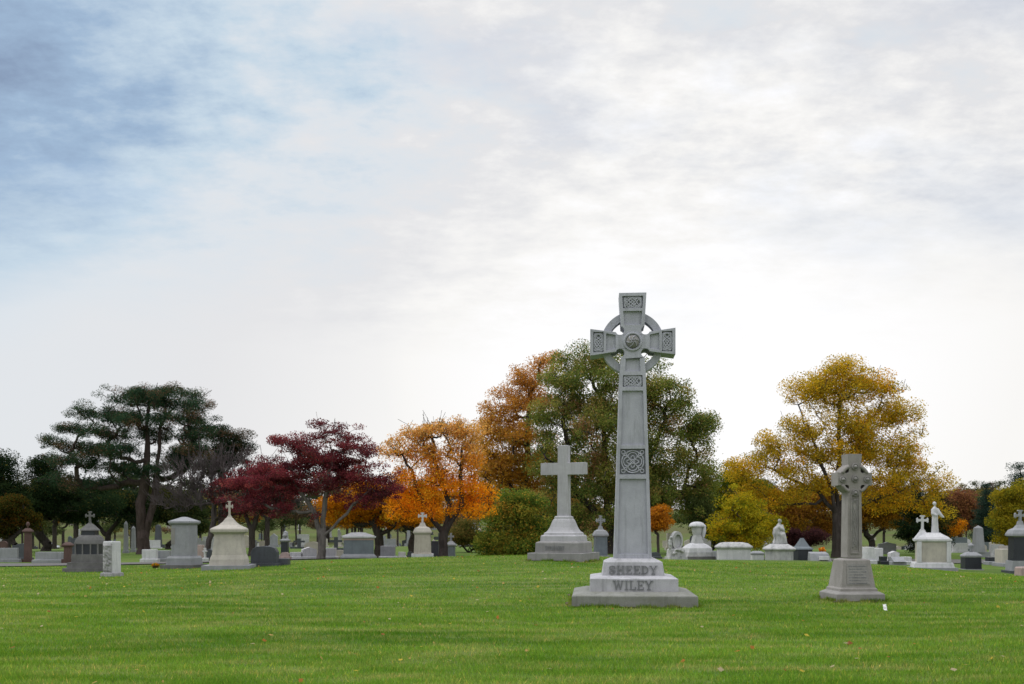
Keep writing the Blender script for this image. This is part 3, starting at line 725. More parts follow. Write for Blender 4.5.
# slate-blue box tomb (358)
M = Mon('box_tomb', 'slate-blue rectangular box tomb with a pale hipped lid', 'tomb', 358.5, 43.5, 11)
M.base('plinth', S_grey, 17.6, 556.2, .85)
M.loft('moulding', S_grey, [(17, 556.4), (16.6, 555.6), (14.8, 553.6)], .85)
M.loft('die', S_blue, [(14.6, 554), (14.4, 539.5)], .85, bevel=.02); M.loft('cornice', S_pink, [(14.8, 540), (15, 538)], .85)
M.loft('lid', S_white, [(15.2, 538.2), (16.6, 537.4), (16.6, 536.2), (7, 532.6), (2, 532.2)], .85)
# tan pedestal with cross (422)
M = Mon('cross_pedestal', 'tan stone pedestal with domed cap and small cross, left of the orange tree trunk', 'monument', 422.5, 44, 5)
M.base('plinth', S_white, 11, 553.8); M.loft('die', S_tan, [(9.2, 554.2), (8.6, 552), (7.9, 534)], 1, bevel=.02)
M.loft('cap', S_cream, [(8.2, 534.4), (9.4, 532.6), (9.2, 531.4), (7.4, 528), (3.8, 526.4), (2, 522.5)], 1)
M.cross('cross', S_white, 0, 512.5, 525, 516, 4.4, 2.4, 'flared')
HS(435, 541, 557, 7, 48, S_dark, 'slim dark upright stone between the tan pedestal and the orange tree trunk', t=.35)
M = Mon('cross_pedestal', 'dark blue-grey pedestal with cross, just right of the orange tree trunk', 'monument', 451, 52, 0)
M.base('plinth', S_grey, 5.5, 556); M.loft('die', S_blue, [(4.2, 556.4), (3.9, 546)]); M.loft('cap', S_grey, [(4, 546.4), (5, 545.2), (4.6, 544), (1.6, 541)]); M.cross('cross', S_grey, 0, 533, 542.5, 536.5, 3, 1.8)
# dark pedestal with cross behind (600)
M = Mon('cross_pedestal', 'small dark pedestal with domed cap and cross between the two big crosses', 'monument', 600.5, 50, 8)
M.base('plinth', S_grey, 8, 555.5); M.loft('die', S_blue, [(6, 556), (5.6, 536.5)], 1, bevel=.02)
M.loft('cap', S_grey, [(5.8, 537), (7, 535.6), (6.8, 534.2), (5.2, 531), (2.4, 529.4), (1.4, 526)]); M.cross('cross', S_grey, 0, 515.5, 528.5, 520.5, 4.6, 2, 'flared', ring=3)
HS(655, 552, 563, 11, 45, S_dark, 'low dark headstone just right of the tall ringed cross', 'round')

# arched monument (675)
M = Mon('arched_monument', 'small stained marble monument with an arched oval wreath, right of the tall cross', 'monument', 676, 41.2, 10)
k = M.k
M.base('plinth', S_grey, 12, 560.2, .8); M.loft('step', S_marb, [(9.6, 560.6), (9.3, 556.5)], .8); M.loft('step', S_marb, [(8, 557), (7.4, 549.5), (6, 548.5)], .8)
n = 26; zc_ = M.z(540.5)
o = [(5.6*k*math.cos(2*math.pi*i/n)+.5*k, zc_+9.3*k*math.sin(2*math.pi*i/n)) for i in range(n)]
h_ = [(3.7*k*math.cos(2*math.pi*i/n)+.9*k, zc_-.5*k+6.6*k*math.sin(2*math.pi*i/n)) for i in range(n)]
MB().plate(o, [h_], -.16, .16).build('arch', S_marb, M.e, bevel=.03); MB().plate(o, [], -.03, .15).build('panel', S_white, M.e)
mb = MB(); r_ = random.Random(5)
for i in range(26):
    u = i/25; mb.ball(((-6.2-1.2*math.sin(u*3))*k, -.12+r_.uniform(-.08, .08), M.z(553-u*16)), r_.uniform(.05, .08), n=7)
mb.build('carved_flowers', S_marb, M.e, remesh=.03); mb = MB()
for i in range(12): mb.ball((r_.uniform(-6, 6)*k, -.3+r_.uniform(-.04, .04), M.z(r_.uniform(549, 556))), r_.uniform(.04, .07), n=7)
mb.build('carved_flowers', S_marb, M.e, remesh=.03)
# draped urn monument (696)
M = Mon('draped_urn_monument', 'weathered grey monument with a large draped urn on a stepped base', 'monument', 697, 43.5, 14)
M.base('plinth', S_dim, 15, 556.2, .75); M.loft('step', S_marb, [(13.8, 556.6), (13.2, 552)], .75); M.loft('shoulder', S_white, [(12.4, 552.4), (12, 548), (9, 545), (5.4, 543)], .75)
k = M.k
mb = MB(); mb.rect_loft([(6.2*k, 5*k, M.z(545.5)), (4.6*k, 4*k, M.z(540)), (3.8*k, 3.5*k, M.z(536))])
mb.lathe([(2.6*k, M.z(537)), (4.2*k, M.z(534.5)), (5.2*k, M.z(531)), (5.6*k, M.z(528)), (5*k, M.z(525.4)), (.01, M.z(525))], 18, ry=.9)
mb.build('urn', S_marb, M.e, remesh=.035)
mb = MB(); mb.lathe([(8.6*k, M.z(526.8)), (8.2*k, M.z(525)), (6.5*k, M.z(523)), (3.6*k, M.z(521.9)), (.01, M.z(521.6))], 20, ry=.85)
for i, (x, l) in enumerate(((6.6, 13), (7.4, 9), (5.2, 16), (6.0, 11))):
    mb.tube([(x*k, (-3+2*i)*k*.8, M.z(525)), (x*k*.98, (-3+2*i)*k*.8, M.z(525+l*.5)), (x*k*.85, (-3+2*i)*k*.7, M.z(525+l))], [.085, .1, .06], 8)
mb.build('drapery', S_white, M.e, remesh=.035)
HS(712, 551, 562, 9, 46, S_grey, 'plain grey headstone between the draped urn monument and the long white tomb', t=.35)
# table tomb (733)
M = Mon('table_tomb', 'long white table tomb with a rounded overhanging lid', 'tomb', 733.5, 42.5, -6)
M.base('body', S_white, 15.8, 548.6, .5, bevel=.02)
M.loft('lid', S_marb, [(16, 549), (18, 547.6), (18, 546.4), (13.5, 543.2), (9, 542.3), (3, 542.2)], .55, bevel=.03)
M = Mon('table_tomb', 'small grey chest tomb between the long white tomb and the seated angel', 'tomb', 757, 45, 0)
M.base('body', S_white, 5.8, 554.8, .8); M.loft('lid', S_grey, [(5.9, 555), (6.5, 553.9), (6.4, 552.7), (3, 551)], .8)
# seated angel pedestal (779)
M = Mon('statue_pedestal', 'white marble pedestal with sloping cornice carrying the seated figure', 'pedestal', 779, 42.5, -12)
M.base('die', S_marb, 13.2, 550.5, .8, bevel=.02); M.loft('cornice', S_marb, [(13.6, 551), (15.6, 549.6), (15.6, 548.3), (11, 545.4), (8.6, 544)], .8, bevel=.02)
zp = M.zb+M.z(544)
e = bpy.data.objects.new('seated_statue', None)
def statue_seated(M, zp):
    k = M.k; mb = MB(); Z = lambda y: M.z(y)-M.z(544)
    # seated figure in robe leaning forward, facing right
    mb.lathe([(6.6*k, Z(544.4)), (6.2*k, Z(541.5)), (4.9*k, Z(538)), (3.9*k, Z(534)), (3.3*k, Z(530)), (2.9*k, Z(526)), (1.6*k, Z(523.8)), (.9*k, Z(523))], 16, ry=.8)
    mb.ball((1.1*k, 0, Z(521.2)), 1.75*k, (1, .9, 1.15)); mb.ball((.5*k, 0, Z(520.6)), 1.8*k)
    mb.tube([(0*k, -.1, Z(526)), (2.4*k, -.16, Z(529)), (4.6*k, -.1, Z(531)), (3.2*k, -.04, Z(524.5))], [.06, .055, .05, .04], 8)
    mb.tube([(-1*k, -.02, Z(534)), (3.6*k, -.1, Z(535)), (4.9*k, -.1, Z(540)), (5.6*k, -.12, Z(543.6))], [.14, .14, .11, .09], 8)
    mb.tube([(4.6*k, -.05, Z(543.4)), (8*k, -.05, Z(543.9))], [.09, .06], 8)
    for s in (-1, 1): mb.tube([(-1.2*k, s*.07, Z(526)), (-3.4*k, s*.13, Z(529)), (-4.2*k, s*.16, Z(534)), (-3.4*k, s*.14, Z(540))], [.05, .09, .08, .03], 8)
    o = mb.build('seated_statue', S_marb, None, remesh=.03)
    o.location = (M.X, M.D, zp); o.rotation_euler = (0, 0, math.radians(-8))
    return tag(o, 'white marble figure seated and leaning forward on its pedestal', 'statue')
statue_seated(M, zp)
bpy.data.objects.remove(e)
# dark pedestal with spire (802)
M = Mon('spired_monument', 'low dark monument with a pointed roof, right of the seated statue', 'monument', 802, 46, 10)
M.base('base', S_dark, 8.6, 560); M.loft('die', S_black, [(7.8, 560.4), (7.4, 549)]); M.loft('roof', S_blue, [(8.4, 549.4), (8, 548.2), (5.4, 546.4), (2.6, 541), (1.2, 538)], 1)
M = Mon('slant_monument', 'broad light grey slanted headstone left of the yellow tree trunk', 'headstone', 820, 44, -8)
k = M.k
MB().add([(-10.5*k, -.5, -.1), (10.5*k, -.5, -.1), (10.5*k, .5, -.1), (-10.5*k, .5, -.1), (-10.3*k, -.3, M.z(553)), (7*k, -.3, M.z(553)), (7*k, .4, M.z(552)), (-10.2*k, .4, M.z(552))],
         [(3, 2, 1, 0), (4, 5, 6, 7), (0, 1, 5, 4), (1, 2, 6, 5), (2, 3, 7, 6), (3, 0, 4, 7)]).build('tablet', S_grey, M.e, bevel=.03)
MB().rect_loft([(4.5*k, .12, M.z(559.5)), (4.3*k, .1, M.z(556))], (2*k, -.52)).build('name_plate', S_white, M.e)
HS(868, 547, 566, 8, 43, S_white, 'tall white headstone just right of the smaller ringed cross', rot=10, t=.5)
HS(876.5, 548, 566, 8, 44.5, S_white, 'second tall white headstone right of the smaller ringed cross', rot=10, t=.5)
HS(883, 560, 567, 6, 43, S_black, 'small black marker block in front of the tall white headstones', t=.3)
HS(893.5, 551, 567, 9, 48, S_white, 'white peaked headstone left of the standing statue', 'point', t=.4)
HS(897, 557, 567, 12, 44, S_grey, 'grey slant headstone in front of the white peaked one', 'slant', t=.35)
HS(906, 558, 567, 8, 45, S_white, 'low white headstone beside the pale statue monument', t=.4)
# big pale monument (933)
M = Mon('gabled_monument', 'large cream and white monument with gabled roof and cross, right', 'monument', 932, 39.5, -14)
M.base('plinth', S_grey, 21.5, 567.2, .75); M.loft('step', S_white, [(18.8, 567.6), (18, 563.4), (17, 562)], .75)
M.loft('die', S_cream, [(14.4, 562.4), (14.2, 541.5)], .8, bevel=.015)
M.loft('corner_pier', S_white, [(2, 562.3), (2, 541.6)], 1, offx=-13.6, offy=-11.2); M.loft('corner_pier', S_white, [(2, 562.3), (2, 541.6)], 1, offx=13.6, offy=-11.2)
M.loft('cornice', S_white, [(15, 542), (16.6, 540.4), (16.4, 538.8)], .8)
M.loft('roof', S_white, [(15.4, 539), (13.8, 537), (7.6, 533.4), (6.8, 532.6)], .8)
M.loft('gable', S_white, [(7.6, 541), (7.8, 539.2), (3.4, 532.5), (1.6, 530), (1.2, 528.5)], .9, offx=-9)
M.cross('cross', S_white, -9, 515.3, 531, 520.3, 5.6, 2.9, 'flared')
def statue_standing(M):
    k = M.k; mb = MB(); zt = M.z(534.0); Z = lambda y: M.z(y)-zt
    mb.lathe([(3.6*k, Z(534.4)), (3.4*k, Z(530)), (2.9*k, Z(522)), (2.6*k, Z(516)), (2.9*k, Z(511.5)), (2.6*k, Z(508.4)), (1.3*k, Z(506.8)), (.8*k, Z(505.8))], 16, ry=.75)
    mb.ball((.3*k, 0, Z(503.7)), 1.55*k, (.95, .95, 1.25)); mb.ball((-.2*k, .02, Z(503.4)), 1.75*k, (1, 1, 1.2))
    mb.tube([(2*k, -.02, Z(509)), (4*k, -.08, Z(513.5)), (6.6*k, -.12, Z(516.8)), (8.2*k, -.14, Z(517.4))], [.075, .075, .055, .03], 8)
    mb.tube([(-2*k, -.02, Z(509)), (-2.7*k, -.08, Z(514)), (.6*k, -.14, Z(515.5))], [.075, .075, .05], 8)
    for i in range(5): mb.tube([((-2+i)*k, -2.2*k, Z(515)), ((-2.3+i*1.15)*k, -2.6*k, Z(533.6))], [.02, .035], 6)
    o = mb.build('standing_statue', S_white, None, remesh=.028)
    wx = M.X+math.cos(math.radians(-14))*2.5*k; wy = M.D+math.sin(math.radians(-14))*2.5*k
    o.location = (wx, wy, M.zb+zt); tag(o, 'white robed figure standing with one arm outstretched on the gabled monument', 'statue')
statue_standing(M)
M = Mon('sarcophagus_monument', 'low dark polished monument with a pale top, right of the standing statue monument', 'monument', 971, 41, -4)
M.base('plinth', S_dark, 11.2, 571.6, .8); M.loft('step', S_grey, [(10, 572), (9.6, 568.8)], .8); M.loft('die', S_black, [(8, 569), (7.7, 557)], .8); M.loft('cap', S_grey, [(8, 557.3), (8.6, 556), (8, 554.8), (4, 552)], .8)
M.lathe('urn', S_grey, [(2.4, 553), (1, 550), (3, 546.5), (3, 545), (1.5, 544), (.1, 543)], 14)
HS(992, 560, 572, 10, 46, S_black, 'small black headstone between the low polished monument and the dark cross pedestal', t=.4, basemat=S_grey)
HS(1003, 549, 572, 9, 44.5, S_cream, 'pale upright tomb just left of the dark cross pedestal', t=.7, basemat=S_grey)
M = Mon('cross_pedestal', 'tall dark pedestal with grey domed cap and cross at the right edge', 'monument', 1020, 39, -8)
M.base('plinth', S_dark, 13.5, 570.5); M.loft('step', S_grey, [(10.6, 571), (10.2, 560.5)], 1); M.loft('die', S_black, [(8.8, 561), (8.4, 536.5)], 1, bevel=.02)
M.loft('cap', S_grey, [(9, 537), (10.8, 535.6), (10.6, 533.6), (8.6, 530), (5, 528), (2.6, 524.6), (2, 521)]); M.cross('cross', S_grey, 0, 510, 524, 515.5, 5.4, 3, 'flared')
D = solveD(1021, 576)
M = Mon('footstone', 'low pinkish stone block on the grass at the right edge', 'marker', 1023, D or 34, 12)
MB().rect_loft([(.22, .2, -.1), (.215, .19, .30), (.18, .16, .34)]).build('block', S_pink, M.e, bevel=.02)

# paper scrap
D = solveD(885, 613); X = (885-512)*D/F
vs = []; mb = MB(); n = 4
for i in range(n+1):
    for j in range(n+1): vs.append(((i/n-.5)*.06, (j/n-.5)*.05+random.uniform(-.012, .012), .05+.10*j/n+random.uniform(-.012, .012)))
mb.add(vs, [(i*(n+1)+j, (i+1)*(n+1)+j, (i+1)*(n+1)+j+1, i*(n+1)+j+1) for i in range(n) for j in range(n)])
o = mb.build('paper_scrap', plain('paper', (.75, .76, .78), .8), None); o.location = (X, D, gzf(X, D))
tag(o, 'small crumpled white scrap lying on the lawn right of the smaller ringed cross', 'litter')

# orange flowers in a pot (155)
M = Mon('flower_pot', 'round clump of orange flowers in a low pot beside the square pedestal tomb', 'flowers', 155.5, solveD(155.5, 568.5), 0)
M.lathe('pot', S_red, [(2.6, 568.5), (3.4, 565.5), (3.5, 565.2)], 14)
k = M.k; Pq = R.normal(size=(500, 3)); Pq /= np.linalg.norm(Pq, axis=1)[:, None]; Pq *= R.uniform(.75, 1, (500, 1)); Pq = Pq*np.array([3.8, 3.8, 2.8])*k; Pq[:, 2] = np.abs(Pq[:, 2])+M.z(566)
v, f = quadleaves(Pq, .05); cc = np.array([(.6, .22, .02), (.62, .33, .03), (.12, .2, .03)])[R.choice(3, 500, p=[.5, .3, .2])]
fast('blooms', v, f, LEAF, M.e, colr=np.repeat(cc, 4, 0))
# flowers near 815
M = Mon('flower_bouquet', 'tiny orange and yellow bouquet behind the broad slanted headstone', 'flowers', 822, 50, 0)
k = M.k; Pq = R.normal(size=(260, 3))*np.array([1.3, 1.2, .8])*k*.8; Pq[:, 2] += M.z(549.5)
v, f = quadleaves(Pq, .13); cc = np.array([(.7, .2, .03), (.75, .45, .05)])[R.randint(0, 2, 260)]
fast('blooms', v, f, LEAF, M.e, colr=np.repeat(cc, 4, 0))
M.lathe('vase', S_white, [(.8, 560), (1.2, 552), (1.5, 550)], 12)

# silver car (51, y 543)
def car(px, D, rot):
    M = Mon('parked_car', 'silver car seen far off between the dark trees on the left', 'car', px, D, rot)
    body = plain('silver_paint', (.5, .52, .55), .3, .5); glass = plain('dark_glass', (.02, .025, .03), .1); rub = plain('rubber', (.02, .02, .02), .8)
    L = 4.3; W = 1.72
    prof = [(-L/2, .35), (L/2, .32), (L/2, .62), (L/2-.2, .78), (1.05, .90), (-1.7, .95), (-L/2, .88)]
    MB().plate(prof, [], -W/2, W/2).build('body', body, M.e, bevel=.06)
    MB().rect_loft([(1.40, W/2-.05, .90), (.85, W/2-.2, 1.38), (.80, W/2-.24, 1.42)], (-.35, 0)).build('cabin', glass, M.e)
    MB().rect_loft([(.86, W/2-.19, 1.39), (.78, W/2-.26, 1.45)], (-.35, 0)).build('roof', body, M.e)
    for x in (-1.35, 1.35):
        for s in (-1, 1):
            MM = Matrix.Translation((x, s*(W/2-.08), .32)) @ Matrix.Rotation(math.radians(90), 4, 'X')
            MB().lathe([(.32, -.1), (.32, .1)], 18, M=MM).build('wheel', rub, M.e)
    for s in (-1, 1): MB().box(L/2-.02, s*.6, .66, .08, .3, .12).build('headlight', plain('lamp_glass', (.7, .7, .7), .2), M.e)
car(51.5, 215, -40)

# ------------------------------------------------------------------ distant headstones (each its own)
mats = [S_white, S_white, S_grey, S_cream, S_grey, S_dark, S_marb, S_tan, S_blue]
kinds = ['flat', 'round', 'serp', 'cross', 'flat', 'obelisk', 'point', 'flat']
lab = {'flat': 'flat-topped', 'round': 'round-topped', 'serp': 'curved-topped', 'cross': 'cross-shaped', 'obelisk': 'obelisk', 'point': 'peaked'}
tone = {S_white.name: 'white', S_grey.name: 'grey', S_cream.name: 'cream', S_dark.name: 'dark', S_marb.name: 'stained marble', S_tan.name: 'tan', S_blue.name: 'blue-grey'}
protos = {}
def distant(px, D, h, w, mat, kind):
    key = (mat.name, kind)
    X = (px-512)*D/F; z = gzf(X, D)
    L = 'small distant %s %s gravestone in the far burial rows' % (tone[mat.name], lab[kind])
    if key not in protos:
        k = D/F
        e = thing('gravestone', L, 'headstone', (X, D, z), 0, 'gravestones in the far burial rows'); mb = MB(); W = .4; H = 1.0
        if kind == 'obelisk': mb.rect_loft([(.25, .25, .15), (.17, .17, H*.92), (.01, .01, H)])
        elif kind == 'cross': mb.box(0, 0, .6, .2, .16, .86); mb.box(0, 0, .72, .66, .15, .19)
        else:
            o = {'flat': [(-W, .15), (W, .15), (W, H), (-W, H)], 'point': [(-W, .15), (W, .15), (W, H*.8), (0, H), (-W, H*.8)],
                 'round': [(-W, .15), (W, .15)]+[(W*math.cos(a), H-W*.7+W*.7*math.sin(a)) for a in [math.pi*i/8 for i in range(9)]],
                 'serp': [(-W, .15), (W, .15), (W, H*.85), (W*.5, H*.9), (0, H), (-W*.5, H*.9), (-W, H*.85)]}[kind]
            mb.plate(o, [], -.1, .1)
        t = mb.build('tablet', mat, e); b_ = MB().box(0, 0, .04, 1.0, .42, .26).build('base', mat, e)
        protos[key] = (e, t, b_)
    else:
        p_ = protos[key]; e = p_[0].copy(); col.objects.link(e)
        for ch in p_[1:]:
            c = ch.copy(); col.objects.link(c); c.parent = e
        e['label'] = L; e.location = (X, D, z)
    e.rotation_euler = (0, 0, math.radians(random.uniform(-14, 14))); e.scale = (w, 1, h)
rr = random.Random(21)
cnt = 0
zones = [((0, 130), 52, 200, 20, .9), ((190, 345), 56, 200, 22, .9), ((380, 480), 58, 200, 16, .9), ((650, 730), 60, 150, 8, 1), ((740, 905), 56, 150, 12, .9), ((905, 1050), 50, 200, 46, .9),
         ((45, 345), 225, 400, 34, 1.5), ((380, 480), 225, 400, 16, 1.2), ((940, 1020), 225, 400, 20, 1.4), ((0, 345), 85, 220, 26, 1.1), ((380, 480), 90, 220, 14, 1), ((650, 720), 90, 220, 5, 1), ((890, 1050), 90, 260, 34, 1), ((945, 1040), 60, 120, 16, .8), ((745, 900), 90, 200, 6, 1)]
for (a, b_), d0, d1, n, hs in zones:
    for i in range(n):
        px = rr.uniform(a, b_); D = d0+(d1-d0)*rr.random()**1.2
        D = round(D/5)*5+rr.uniform(-.4, .4)
        kd = rr.choice(kinds); h = rr.uniform(.7, 1.35)*(1.8 if kd == 'obelisk' else 1)*hs
        if 38 < px < 66 and D < 215: continue
        distant(px, D, h, rr.uniform(.75, 1.4), rr.choice(mats), kd)

# ------------------------------------------------------------------ trees
def tubes(p0, p1, r0, r1, n):
    d = p1-p0; L = np.linalg.norm(d, axis=1, keepdims=True); L[L < 1e-6] = 1e-6; d = d/L
    p1 = p1+d*r1[:, None]*.35
    ref = np.tile(np.array([.31, .17, .93]), (len(d), 1)); ref[np.abs((d*ref).sum(1)) > .95] = (1, 0, 0)
    u = np.cross(d, ref); u /= np.linalg.norm(u, axis=1, keepdims=True); w = np.cross(d, u)
    m = len(d); V = np.empty((m, 2, n, 3))
    for i in range(n):
        t = 2*math.pi*i/n; q = u*math.cos(t)+w*math.sin(t)
        V[:, 0, i] = p0+q*r0[:, None]; V[:, 1, i] = p1+q*r1[:, None]
    base = (np.arange(m)*2*n)[:, None]
    Fs = []
    for i in range(n):
        j = (i+1) % n; Fs.append(np.concatenate([base+i, base+j, base+n+j, base+n+i], 1))
    return V.reshape(-1, 3), np.stack(Fs, 1).reshape(-1, 4)

def tree(name, label, px, D, lobes, fork, trunk_r, pal, nleaf, leaf, clumps, rc=.45, mat=LEAF, barkm=BARK, pal_hi=None, asp=.75, flat=0.0,
         leaders=(), zflat=.6, twig=.012, group=None, seed=0, cat='tree', lean=0, droop=0, ybase=None, shell=.42, twigs=0, exp=1.95, crown=True, clumpcol=.6, dens=1.0, lz=1.0, lum=1.0):
    """lobes: (px, row, half width px, half height px[, depth offset px, weight])"""
    r = np.random.RandomState(seed+5); k = D/F
    if D < 110: nleaf = int(nleaf*2.1*dens); leaf = leaf*.80; rc = rc*1.2; nleaf = int(nleaf*1.35); twig = twig*.6; twigs = int(twigs*.45) if crown else twigs
    X0 = (px-512)*k; zb = gzf(X0, D)
    W = lambda x, y, d=0: np.array([(x-512)*k-X0, d*k, EYE-(y-HY)*k-zb])
    e = thing(name, label, cat, (X0, D, zb), 0, group)
    # targets
    T = []; lob = []; strays = []
    lobes = [(l[0], l[1]+(lz-1)*4, l[2], l[3]*lz)+tuple(l[4:]) for l in lobes]; pal = [(tuple(x*lum for x in c), p) for c, p in pal]
    if pal_hi is not None: pal_hi = [(tuple(x*lum for x in c), p) for c, p in pal_hi]
    vol = np.array([(l[2]*l[3]*l[2])**(2/3)*(l[5] if len(l) > 5 else 1) for l in lobes]); vol = vol/vol.sum()
    for l, v_ in zip(lobes, vol):
        n = max(3, int(round(clumps*v_)))
        dr = r.normal(size=(n, 3)); dr /= np.linalg.norm(dr, axis=1)[:, None]
        rad = r.uniform(0, 1, n)**shell
        c = W(l[0], l[1], l[4] if len(l) > 4 else 0)
        stray = r.uniform(0, 1, n) < .16; rad = np.where(stray, r.uniform(1.0, 1.22, n), rad); strays.append(stray)
        T.append(c+dr*rad[:, None]*np.array([l[2], l[2]*.9, l[3]])*k); lob.append(c)
    T = np.concatenate(T)
    # skeleton
    f = W(px+fork[0], fork[1])
    nodes = [np.array([0, 0, -.2]), np.array([0, 0, .12*f[2]])]; par = [-1, 0]
    for u in (.4, .7, 1.0):
        nodes.append(np.array([f[0]*u, r.normal(0, .03), f[2]*u])+r.normal(0, .02, 3)*(u < 1)); par.append(len(nodes)-2)
    fk = len(nodes)-1
    def grow(a, tgt, m, bow=.10, jit=.03):
        p0 = nodes[a]; L = np.linalg.norm(tgt-p0); prev = a
        for i in range(1, m+1):
            u = i/m; q = p0+(tgt-p0)*u
            if u < 1: q = q+np.array([0, 0, -1])*math.sin(math.pi*u)*L*bow*(1 if not droop else -1)+r.normal(0, jit, 3)*L
            nodes.append(q); par.append(prev); prev = len(nodes)-1
        return prev
    for ld in leaders:
        a = fk
        for q in ld: a = grow(a, W(*q), 4, .0, .02)
    fp = nodes[fk]
    # limbs to the lobes, nearest first
    for i in np.argsort([np.linalg.norm(c-fp) for c in lob]):
        c = lob[i]; A = np.array(nodes[fk:]); dd = np.linalg.norm(A-c, axis=1)+.28*np.linalg.norm(A-fp, axis=1)
        up = np.where(A[:, 2] > c[2]+.2, 1.5, 0); a = fk+int(np.argmin(dd+up)); grow(a, c*.92+fp*.08, 5, .10, .035)
    for i in np.argsort(np.linalg.norm(T-fp, axis=1)):
        c = T[i]; A = np.array(nodes[fk:]); dd = np.linalg.norm(A-c, axis=1)+.12*np.linalg.norm(A-fp, axis=1)
        a = fk+int(np.argmin(dd)); grow(a, c, 3, .06, .05)
    if twigs:
        base = len(nodes)
        for i in range(twigs):
            a = r.randint(fk+3, base); d = nodes[a]-fp; d = d/(np.linalg.norm(d)+1e-6)+r.normal(0, .55, 3)+np.array([0, 0, .25]); grow(a, nodes[a]+d*r.uniform(.15, .4)*(1 if crown else 1.4), 2, .0, .05)
    Nn = len(nodes); P = np.array(nodes); par = np.array(par)
    acc = np.zeros(Nn); tip = np.ones(Nn, bool); tip[par[par >= 0]] = False
    acc[tip] = 1.0
    for i in range(Nn-1, 0, -1): acc[par[i]] += acc[i]
    rad = (acc/acc[1])**(1/exp)*trunk_r; rad = np.maximum(rad, twig)
    rad[0] = trunk_r*1.45; rad[1] = trunk_r*1.12
    idx = np.arange(1, Nn); p0 = P[par[idx]]; p1 = P[idx]; r1 = rad[idx]; r0 = np.minimum(rad[par[idx]], r1*1.6+.0)
    r0[:fk] = rad[par[idx]][:fk]
    big = r1 > .05
    V1, F1 = tubes(p0[big], p1[big], r0[big], r1[big], 9) if big.any() else (np.zeros((0, 3)), np.zeros((0, 4), int))
    V2, F2 = tubes(p0[~big], p1[~big], r0[~big], r1[~big], 4)
    fast('trunk', np.concatenate([V1, V2]), np.concatenate([F1, F2+len(V1)]), barkm, e, smooth=True)
    if not crown: return e
    # leaves
    w = r.uniform(.4, 1.6, len(T)); w /= w.sum(); ci = r.choice(len(T), nleaf, p=w)
    rcs = rc*r.uniform(.45, 1.5, len(T))*np.where(np.concatenate(strays), .6, 1); w = rcs**2*r.uniform(.4, 1.6, len(T)); w /= w.sum(); ci = r.choice(len(T), nleaf, p=w)
    off = r.normal(0, 1, (nleaf, 3)); off /= np.linalg.norm(off, axis=1)[:, None]; off *= (r.uniform(0, 1, nleaf)**.45)[:, None]; off[:, 2] *= zflat
    Pl = T[ci]+off*rcs[ci][:, None]
    if droop: Pl[:, 2] -= r.exponential(droop, nleaf)
    Pl[:, 2] = np.maximum(Pl[:, 2], .15)
    v, fc = quadleaves(Pl, leaf, asp, flat, r=r)
    pal = [(np.array(c), p) for c, p in pal]; pw = np.array([p for c, p in pal], float); pw /= pw.sum()
    cols_ = np.array([c for c, p in pal])
    cc = r.choice(len(pal), len(T), p=pw); base = cols_[cc][ci]
    own = cols_[r.choice(len(pal), nleaf, p=pw)]; m_ = r.uniform(0, 1, nleaf) < (1-clumpcol); base[m_] = own[m_]
    if pal_hi is not None:
        hi = [(np.array(c), p) for c, p in pal_hi]; hp = np.array([p for c, p in hi], float); hp /= hp.sum()
        hc = np.array([c for c, p in hi])[r.choice(len(hi), nleaf, p=hp)]
        zz = (Pl[:, 2]-Pl[:, 2].min())/np.ptp(Pl[:, 2]); q = r.uniform(0, 1, nleaf) < np.clip((zz-.3)/.45, 0, 1); base[q] = hc[q]
    base = base*r.uniform(.7, 1.3, (nleaf, 1))
    fast('crown', v, fc, mat, e, colr=np.repeat(base, 4, 0))
    return e

G1, G2, G3 = (.045, .075, .02), (.07, .10, .025), (.10, .12, .03)
# --- big pine, left
pine_pal = [((.020, .042, .022), 5), ((.032, .055, .028), 4), ((.013, .030, .018), 3), ((.10, .06, .035), 2.2)]
tree('pine_tree', 'broad dark pine with flat layered boughs and twin trunks, left side', 144, 60,
     [(132, 394, 34, 6), (168, 392, 34, 7), (150, 400, 48, 7, 5), (192, 405, 24, 8), (90, 412, 24, 8), (115, 416, 30, 8, 10), (175, 418, 34, 8, -8), (72, 428, 20, 7), (108, 434, 34, 8, -10), (150, 432, 30, 8, 15), (190, 436, 28, 9, 6),
      (62, 445, 18, 6), (90, 450, 34, 8, 12), (130, 452, 30, 8, -14), (172, 455, 28, 8, 12), (75, 462, 30, 7, -10), (115, 468, 34, 8, 14), (155, 470, 24, 7, -10), (90, 482, 30, 7, 8), (60, 478, 18, 7), (190, 420, 22, 7, 10), (198, 450, 20, 7, -8), (185, 465, 24, 6, 8), (50, 440, 10, 4), (140, 420, 30, 8, -16), (205, 428, 14, 6)],
     (-1, 540), .37, pine_pal, 50000, .14, 640, rc=.42, mat=NEEDLE, barkm=BARKP, asp=.3, zflat=.6, leaders=[[(140, 505), (147, 460), (148, 395)], [(152, 505, 4), (158, 450, 4), (165, 400, 2)]], twig=.026, seed=1, exp=1.8, shell=.7, lum=1.7, dens=1.15, twigs=350)
tree('pine_tree', 'smaller dark pine crown behind the big pine, on its right', 222, 66,
     [(222, 435, 22, 7), (238, 445, 18, 7), (215, 447, 22, 7), (228, 458, 24, 6), (205, 430, 14, 6), (210, 466, 22, 7)], (0, 500), .25, pine_pal, 11000, .17, 90, rc=.6, mat=NEEDLE, barkm=BARKP, asp=.3, zflat=.42, leaders=[[(222, 432)]], twig=.02, seed=2)
